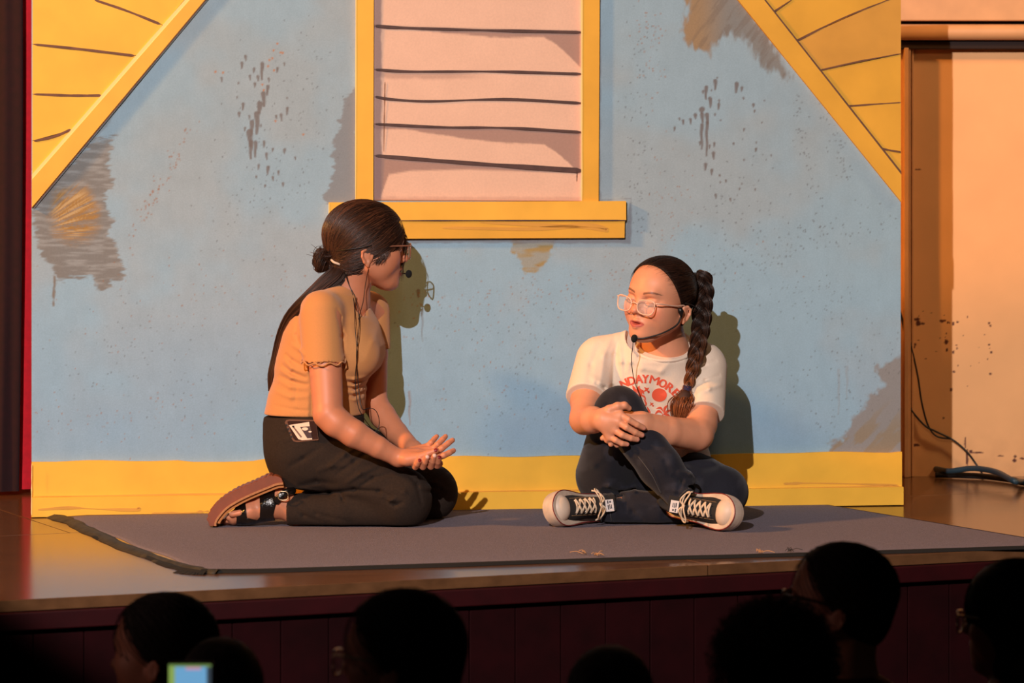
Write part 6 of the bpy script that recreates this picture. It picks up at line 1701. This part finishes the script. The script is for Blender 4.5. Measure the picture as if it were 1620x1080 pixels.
# ------------------------------------------------------------------ the audience in the dark
aud_skin = mat('skin_in_the_dark', srgb(170, 112, 88), rough=0.6)
aud_hair = mat('black_hair', srgb(20, 14, 12), rough=0.7)
seat_m = mat('black_seat_vinyl', srgb(16, 13, 13), rough=0.6)
def chair_under(X, Y, label):
    t = thing('auditorium_chair', label, 'chair', (X, Y, -1.0), group=None)
    v, f = box((X, Y, -0.55), (.23, .22, .035), None, .015); mesh_obj('seat', v, f, seat_m, t)
    v, f = box((X, Y - .245, -0.26), (.23, .022, .21), None, .012); mesh_obj('backrest', v, f, seat_m, t)
    for sx in (-1, 1):
        for sy in (-1, 1):
            v, f = tube(np.array([[X + .20 * sx, Y + .19 * sy, -1.0], [X + .20 * sx, Y + .19 * sy, -.58]]), .013, 8); mesh_obj('leg', v, f, blackplastic_m, t)
def spectator(px, ptop, Y, fdir, label, clabel, size=1.0, shirt=(30, 22, 24), specs=None, curly=False, long_hair=False, hairoff=.010, pitch=0.0, tone=1.0, beard=False):
    ztop = W(0, ptop, Y)[2]
    C = np.array([(px - 810) * Y / FPX, Y, ztop - (.113 + hairoff) * size])
    h = Frame(C, fdir, pitch=pitch, scale=size)
    f2 = np.array([fdir[0], fdir[1], 0]) / np.hypot(fdir[0], fdir[1])
    bw = 1.0 if size > .9 else .74
    t = thing('person', label, 'person', (C[0], Y, -1.0))
    S = Sdf(); head_ops(S, h, detail=True)
    nb_ = np.array([C[0], Y - .02, C[2] - .17 * size])
    S.add(rc(h.w(-.025, 0, -.045), nb_, .050 * size, .056 * size), .02)
    sh = C[2] - .24 * size
    S.add(rc((C[0] - .15 * bw, Y - .02, sh), (C[0] + .15 * bw, Y - .02, sh), .055, .055), .04)
    S.add(rc((C[0], Y - .02, sh), (C[0], Y - .03, -.45), .11, .12), .06)
    for sx in (-1, 1):
        kn = np.array([C[0] + sx * .11, Y + .32, -.50])
        S.add(rc((C[0] + sx * .09, Y, -.44), kn, .075, .058), .03)
        S.add(rc(kn, (C[0] + sx * .11, Y + .24, -.96), .052, .036), .01)
        S.add(rc((C[0] + sx * .11, Y + .24, -.965), (C[0] + sx * .12, Y + .38, -.975), .034, .024), .02)
        el_ = np.array([C[0] + sx * .22 * bw, Y + .02, sh - .27]); ha = np.array([C[0] + sx * .09, Y + .24, -.38])
        S.add(rc((C[0] + sx * .17 * bw, Y - .02, sh), el_, .046, .038), .02)
        S.add(rc(el_, ha, .036, .025), .01); S.add(el(ha + np.array([0, .04, 0]), (.035, .05, .02)), .01)
        for q in range(4): S.add(rc(ha + np.array([(-.024 + .016 * q), .07, .004]), ha + np.array([(-.026 + .017 * q), .115, -.012]), .008, .007), .003)
        S.add(rc(ha + np.array([-.02 * sx, .03, .008]), ha + np.array([-.045 * sx, .065, .004]), .010, .008), .004)
    V, F = S.mesh(np.array([C[0] - .34, Y - .22, -1.0]), np.array([C[0] + .34, Y + .62, ztop + .02]), .0055 if size > .9 else .005)
    mesh_obj('body', V, F, aud_skin, t)
    # shirt and trousers
    T_ = Sdf(); T_.add(rc((C[0] - .145 * bw, Y - .02, sh - .005), (C[0] + .145 * bw, Y - .02, sh - .005), .066, .066), .04)
    T_.add(rc((C[0], Y - .02, sh), (C[0], Y - .03, -.42), .13, .145), .06)
    for sx in (-1, 1): T_.add(rc((C[0] + sx * .17 * bw, Y - .02, sh), (C[0] + sx * .215 * bw, Y + .01, sh - .22), .060, .052), .02)
    T_.sub(rc(nb_ + [0, 0, .12], nb_ + [0, .01, -.005], .068, .062), .008)
    V, F = T_.mesh(np.array([C[0] - .34, Y - .24, -.60]), np.array([C[0] + .34, Y + .24, ztop - .1]), .006)
    mesh_obj('shirt', V, F, mat('dark_shirt', srgb(*shirt), .85), t)
    L_ = Sdf()
    for sx in (-1, 1):
        kn = np.array([C[0] + sx * .11, Y + .32, -.50]); L_.add(rc((C[0] + sx * .09, Y, -.44), kn, .088, .068), .03); L_.add(rc(kn, (C[0] + sx * .11, Y + .24, -.93), .062, .050), .02)
    V, F = L_.mesh(np.array([C[0] - .3, Y - .12, -1.0]), np.array([C[0] + .3, Y + .55, -.3]), .007); mesh_obj('trousers', V, F, mat('dark_trousers', srgb(22, 22, 28), .9), t)
    # hair
    def reg(q):
        F_ = np.interp(q[:, 2], [-.12, -.075, -.05, -.03, 0.0, .03, .05, .07, .09, .12], [-.045, -.035, -.028, -.018, 0.002, .024, .034, .050, .075, .3])
        return (q[:, 0] - F_ - (.012 if curly else 0)) * .75
    if long_hair:
        def reg(q):
            return (q[:, 0] - np.interp(q[:, 2], [-.2, -.05, 0, .05, .09, .12], [.03, .062, .078, .084, .09, .3])) * .75
    def ext(S_):
        if long_hair:
            S_.add(rc(h.w(-.03, 0, 0), h.w(-.045, 0, -.17), .082 * size, .075 * size), .03)
    HC_ = hair_cap(h, reg, hairoff + (.012 if curly else 0), ext)
    if curly: HC_.ops.insert(-1, ('disp', (lambda P: .007 * (np.sin(P[:, 0] * 210 + 3 * np.sin(P[:, 2] * 90)) * np.sin(P[:, 1] * 190) * np.sin(P[:, 2] * 200 + 2 * np.sin(P[:, 0] * 120))), None, None), 0))
    V, F = HC_.mesh(h.C - np.array([.15, .15, .24 if long_hair else .15]), h.C + .17, .004)
    hb = mesh_obj('hair', V, F, aud_hair, t)
    rg = np.random.default_rng(int(px) + 5)
    if curly:
        D = fib(2600); st_ = np.array([-.01, 0, .03]) + D * .1; st_ = st_[(reg(st_) < 0)]; dd = st_ / np.linalg.norm(st_, axis=1)[:, None]; ps = []
        for a_, d_ in zip(st_, dd):
            b_ = h.w(*(np.array([-.01, 0, .03]) + (a_ - [-.01, 0, .03]) * (.96 + .25 * rg.random()))); tt_ = np.linspace(0, 12, 12); e1 = rg.normal(size=3); e1 /= np.linalg.norm(e1); e2 = np.cross(e1, h.d(*d_))
            ps.append(b_ + h.d(*d_) * np.linspace(-.004, .016, 12)[:, None] + (e1 * np.cos(tt_)[:, None] + e2 * np.sin(tt_)[:, None]) * .006)
        ps = np.array(ps); V, F = many_tubes(ps, np.full(ps.shape[:2], .0008), 3); mesh_obj('curl', V, F, aud_hair, hb, kind='stuff')
    else:
        D = fib(2400); st_ = np.array([-.01, 0, .02]) + D * .1; st_ = st_[(reg(st_) < .001) & (st_[:, 0] > -.085)]
        P = strands_on(HC_, h, st_, np.array([-.085, 0, -.06]), 10, seed=3, lift=(0, .003), wob=.003); V, F = many_tubes(P, np.full(P.shape[:2], .0009), 3); mesh_obj('hair_strand', V, F, aud_hair, hb, kind='stuff')
    if beard:
        B = Sdf(); head_ops(B, h, detail=False, ear=False); B.ops = [(o, ((lambda P, g=f[0]: g(P) - .003), f[1], f[2]), k) for o, f, k in B.ops]
        B.ops.append(('int', ((lambda P: np.maximum(h.l(P)[:, 2] + .030 - .25 * np.clip(.05 - h.l(P)[:, 0], 0, 1), .012 - h.l(P)[:, 0]) * size), None, None), .004))
        V, F = B.mesh(h.C - .13, h.C + .13, .004); mesh_obj('beard', V, F, aud_hair, t)
    if specs is not None: glasses(h, t, specs, fo=.106, zc=0.0, thick=.0022, lensh=.021, lensw=.027)
    chair_under(C[0], Y, clabel)
    return t, h
dkframe = mat('dark_brown_frame', srgb(60, 34, 26), .3); ltframe = mat('bright_metal_frame', srgb(220, 200, 170), .2, metal=.6)
spectator(1330, 858, 7.05, (-.94, .34), 'bearded man in dark-rimmed glasses and dark red shirt, in profile below the right performer', 'dark chair under the bearded man in glasses', size=.98, shirt=(70, 16, 18), specs=dkframe, hairoff=.006, pitch=.08, beard=True)
spectator(1222, 972, 6.45, (-.3, .95), 'curly-haired spectator in front of the bearded man, only the dark curls showing', 'dark chair under the curly-haired spectator', size=.86, curly=True)
spectator(636, 932, 6.35, (-.90, .42), 'spectator with dark hair and glasses glinting, near the bottom centre-left', 'dark chair under the spectator with glinting glasses', size=1.0, specs=ltframe, hairoff=.010)
spectator(258, 938, 7.0, (-.93, .36), 'spectator in left profile with cropped dark hair, below the left end of the carpet', 'dark chair under the cropped-haired spectator at left', size=.97, hairoff=.007)
spectator(350, 1010, 6.55, (-.1, 1.0), 'small dark-haired spectator just right of the glowing phone screen', 'dark chair under the spectator beside the glowing phone', size=.84)
spectator(965, 1022, 6.5, (0.0, 1.0), 'barely visible dark-haired spectator at the bottom centre, below the stage edge', 'dark chair under the bottom centre spectator', size=.86)
spectator(1608, 884, 7.12, (-.88, .47), 'long-haired spectator with glasses cut off by the right edge of the photo', 'dark chair under the long-haired spectator at the right edge', size=.97, specs=ltframe, long_hair=True)
# phone held up to film the show
pc_ = W(301, 1082, 6.05)
tp = thing('filming_phone', 'glowing phone screen at the bottom left filming the blue and yellow set', 'phone', pc_)
mesh_obj('phone_body', *box(pc_, (.037, .004, .022 + .014), None, .003), blackplastic_m, tp)
scr = pc_ + np.array([0, -.0045, 0])
nu_, nv_ = 60, 40; uu_, vv_ = np.meshgrid(np.linspace(-1, 1, nu_), np.linspace(-1, 1, nv_), indexing='ij')
V = np.stack([scr[0] + uu_.ravel() * .034, np.full(uu_.size, scr[1]), scr[2] + vv_.ravel() * .0325], 1)
u_, v_ = uu_.ravel(), vv_.ravel()
cc = np.tile(srgb(120, 180, 225), (len(u_), 1))
cc[(v_ < -.35)] = srgb(200, 190, 90); cc[(u_ < -.72)] = srgb(150, 180, 90); cc[(u_ > .78)] = srgb(60, 70, 80); cc[(v_ > .72) & (u_ > -.2) & (u_ < .5)] = srgb(210, 160, 190); cc[(v_ > .86)] = srgb(120, 150, 80)
ii = np.arange(nu_ * nv_).reshape(nu_, nv_); F = np.stack([ii[:-1, :-1], ii[1:, :-1], ii[1:, 1:], ii[:-1, 1:]], -1).reshape(-1, 4)
scr_m = bpy.data.materials.new('lit_phone_screen'); scr_m.use_nodes = True; nt = scr_m.node_tree; bs = nt.nodes['Principled BSDF']; at = nt.nodes.new('ShaderNodeAttribute'); at.attribute_name = 'Col'
bs.inputs['Base Color'].default_value = (0.01, 0.01, 0.01, 1); nt.links.new(at.outputs['Color'], bs.inputs['Emission Color']); bs.inputs['Emission Strength'].default_value = 0.75; bs.inputs['Roughness'].default_value = .2
mesh_obj('screen', V, F, scr_m, tp, col=cc, shade=False)
# the phone holder sits just below the frame, right arm raised
t_, h_ = spectator(262, 1118, 5.62, (.1, 1.0), 'spectator sitting below the bottom edge, filming with a raised phone', 'dark chair under the filming spectator', size=.95)
A = Sdf(); sh_ = np.array([t_.location[0] + .16, 5.60, h_.C[2] - .22]); e_ = sh_ + np.array([.06, .16, -.16]); ha = pc_ + np.array([0.02, -.01, -.055])
A.add(rc(sh_, e_, .045, .038), .02).add(rc(e_, ha, .036, .024), .01).add(el(ha + [0, .008, .012], (.034, .016, .028)), .01)
for q in range(4): fingers(A, [ha + np.array([.030, .006, .008 + .012 * q * .8 - .012]), ha + np.array([.044, .014, .012 + .012 * q * .8 - .008]), ha + np.array([.034, .022, .014 + .012 * q * .8 - .008])], .0075, .0065)
fingers(A, [ha + np.array([-.026, .002, .008]), ha + np.array([-.040, .004, .024]), ha + np.array([-.042, .008, .040])], .009, .0075)
lo_ = np.minimum(np.minimum(sh_, e_), ha) - .09; hi_ = np.maximum(np.maximum(sh_, e_), ha) + .09
V, F = A.mesh(lo_, hi_, .0035); mesh_obj('raised_arm', V, F, aud_skin, t_)
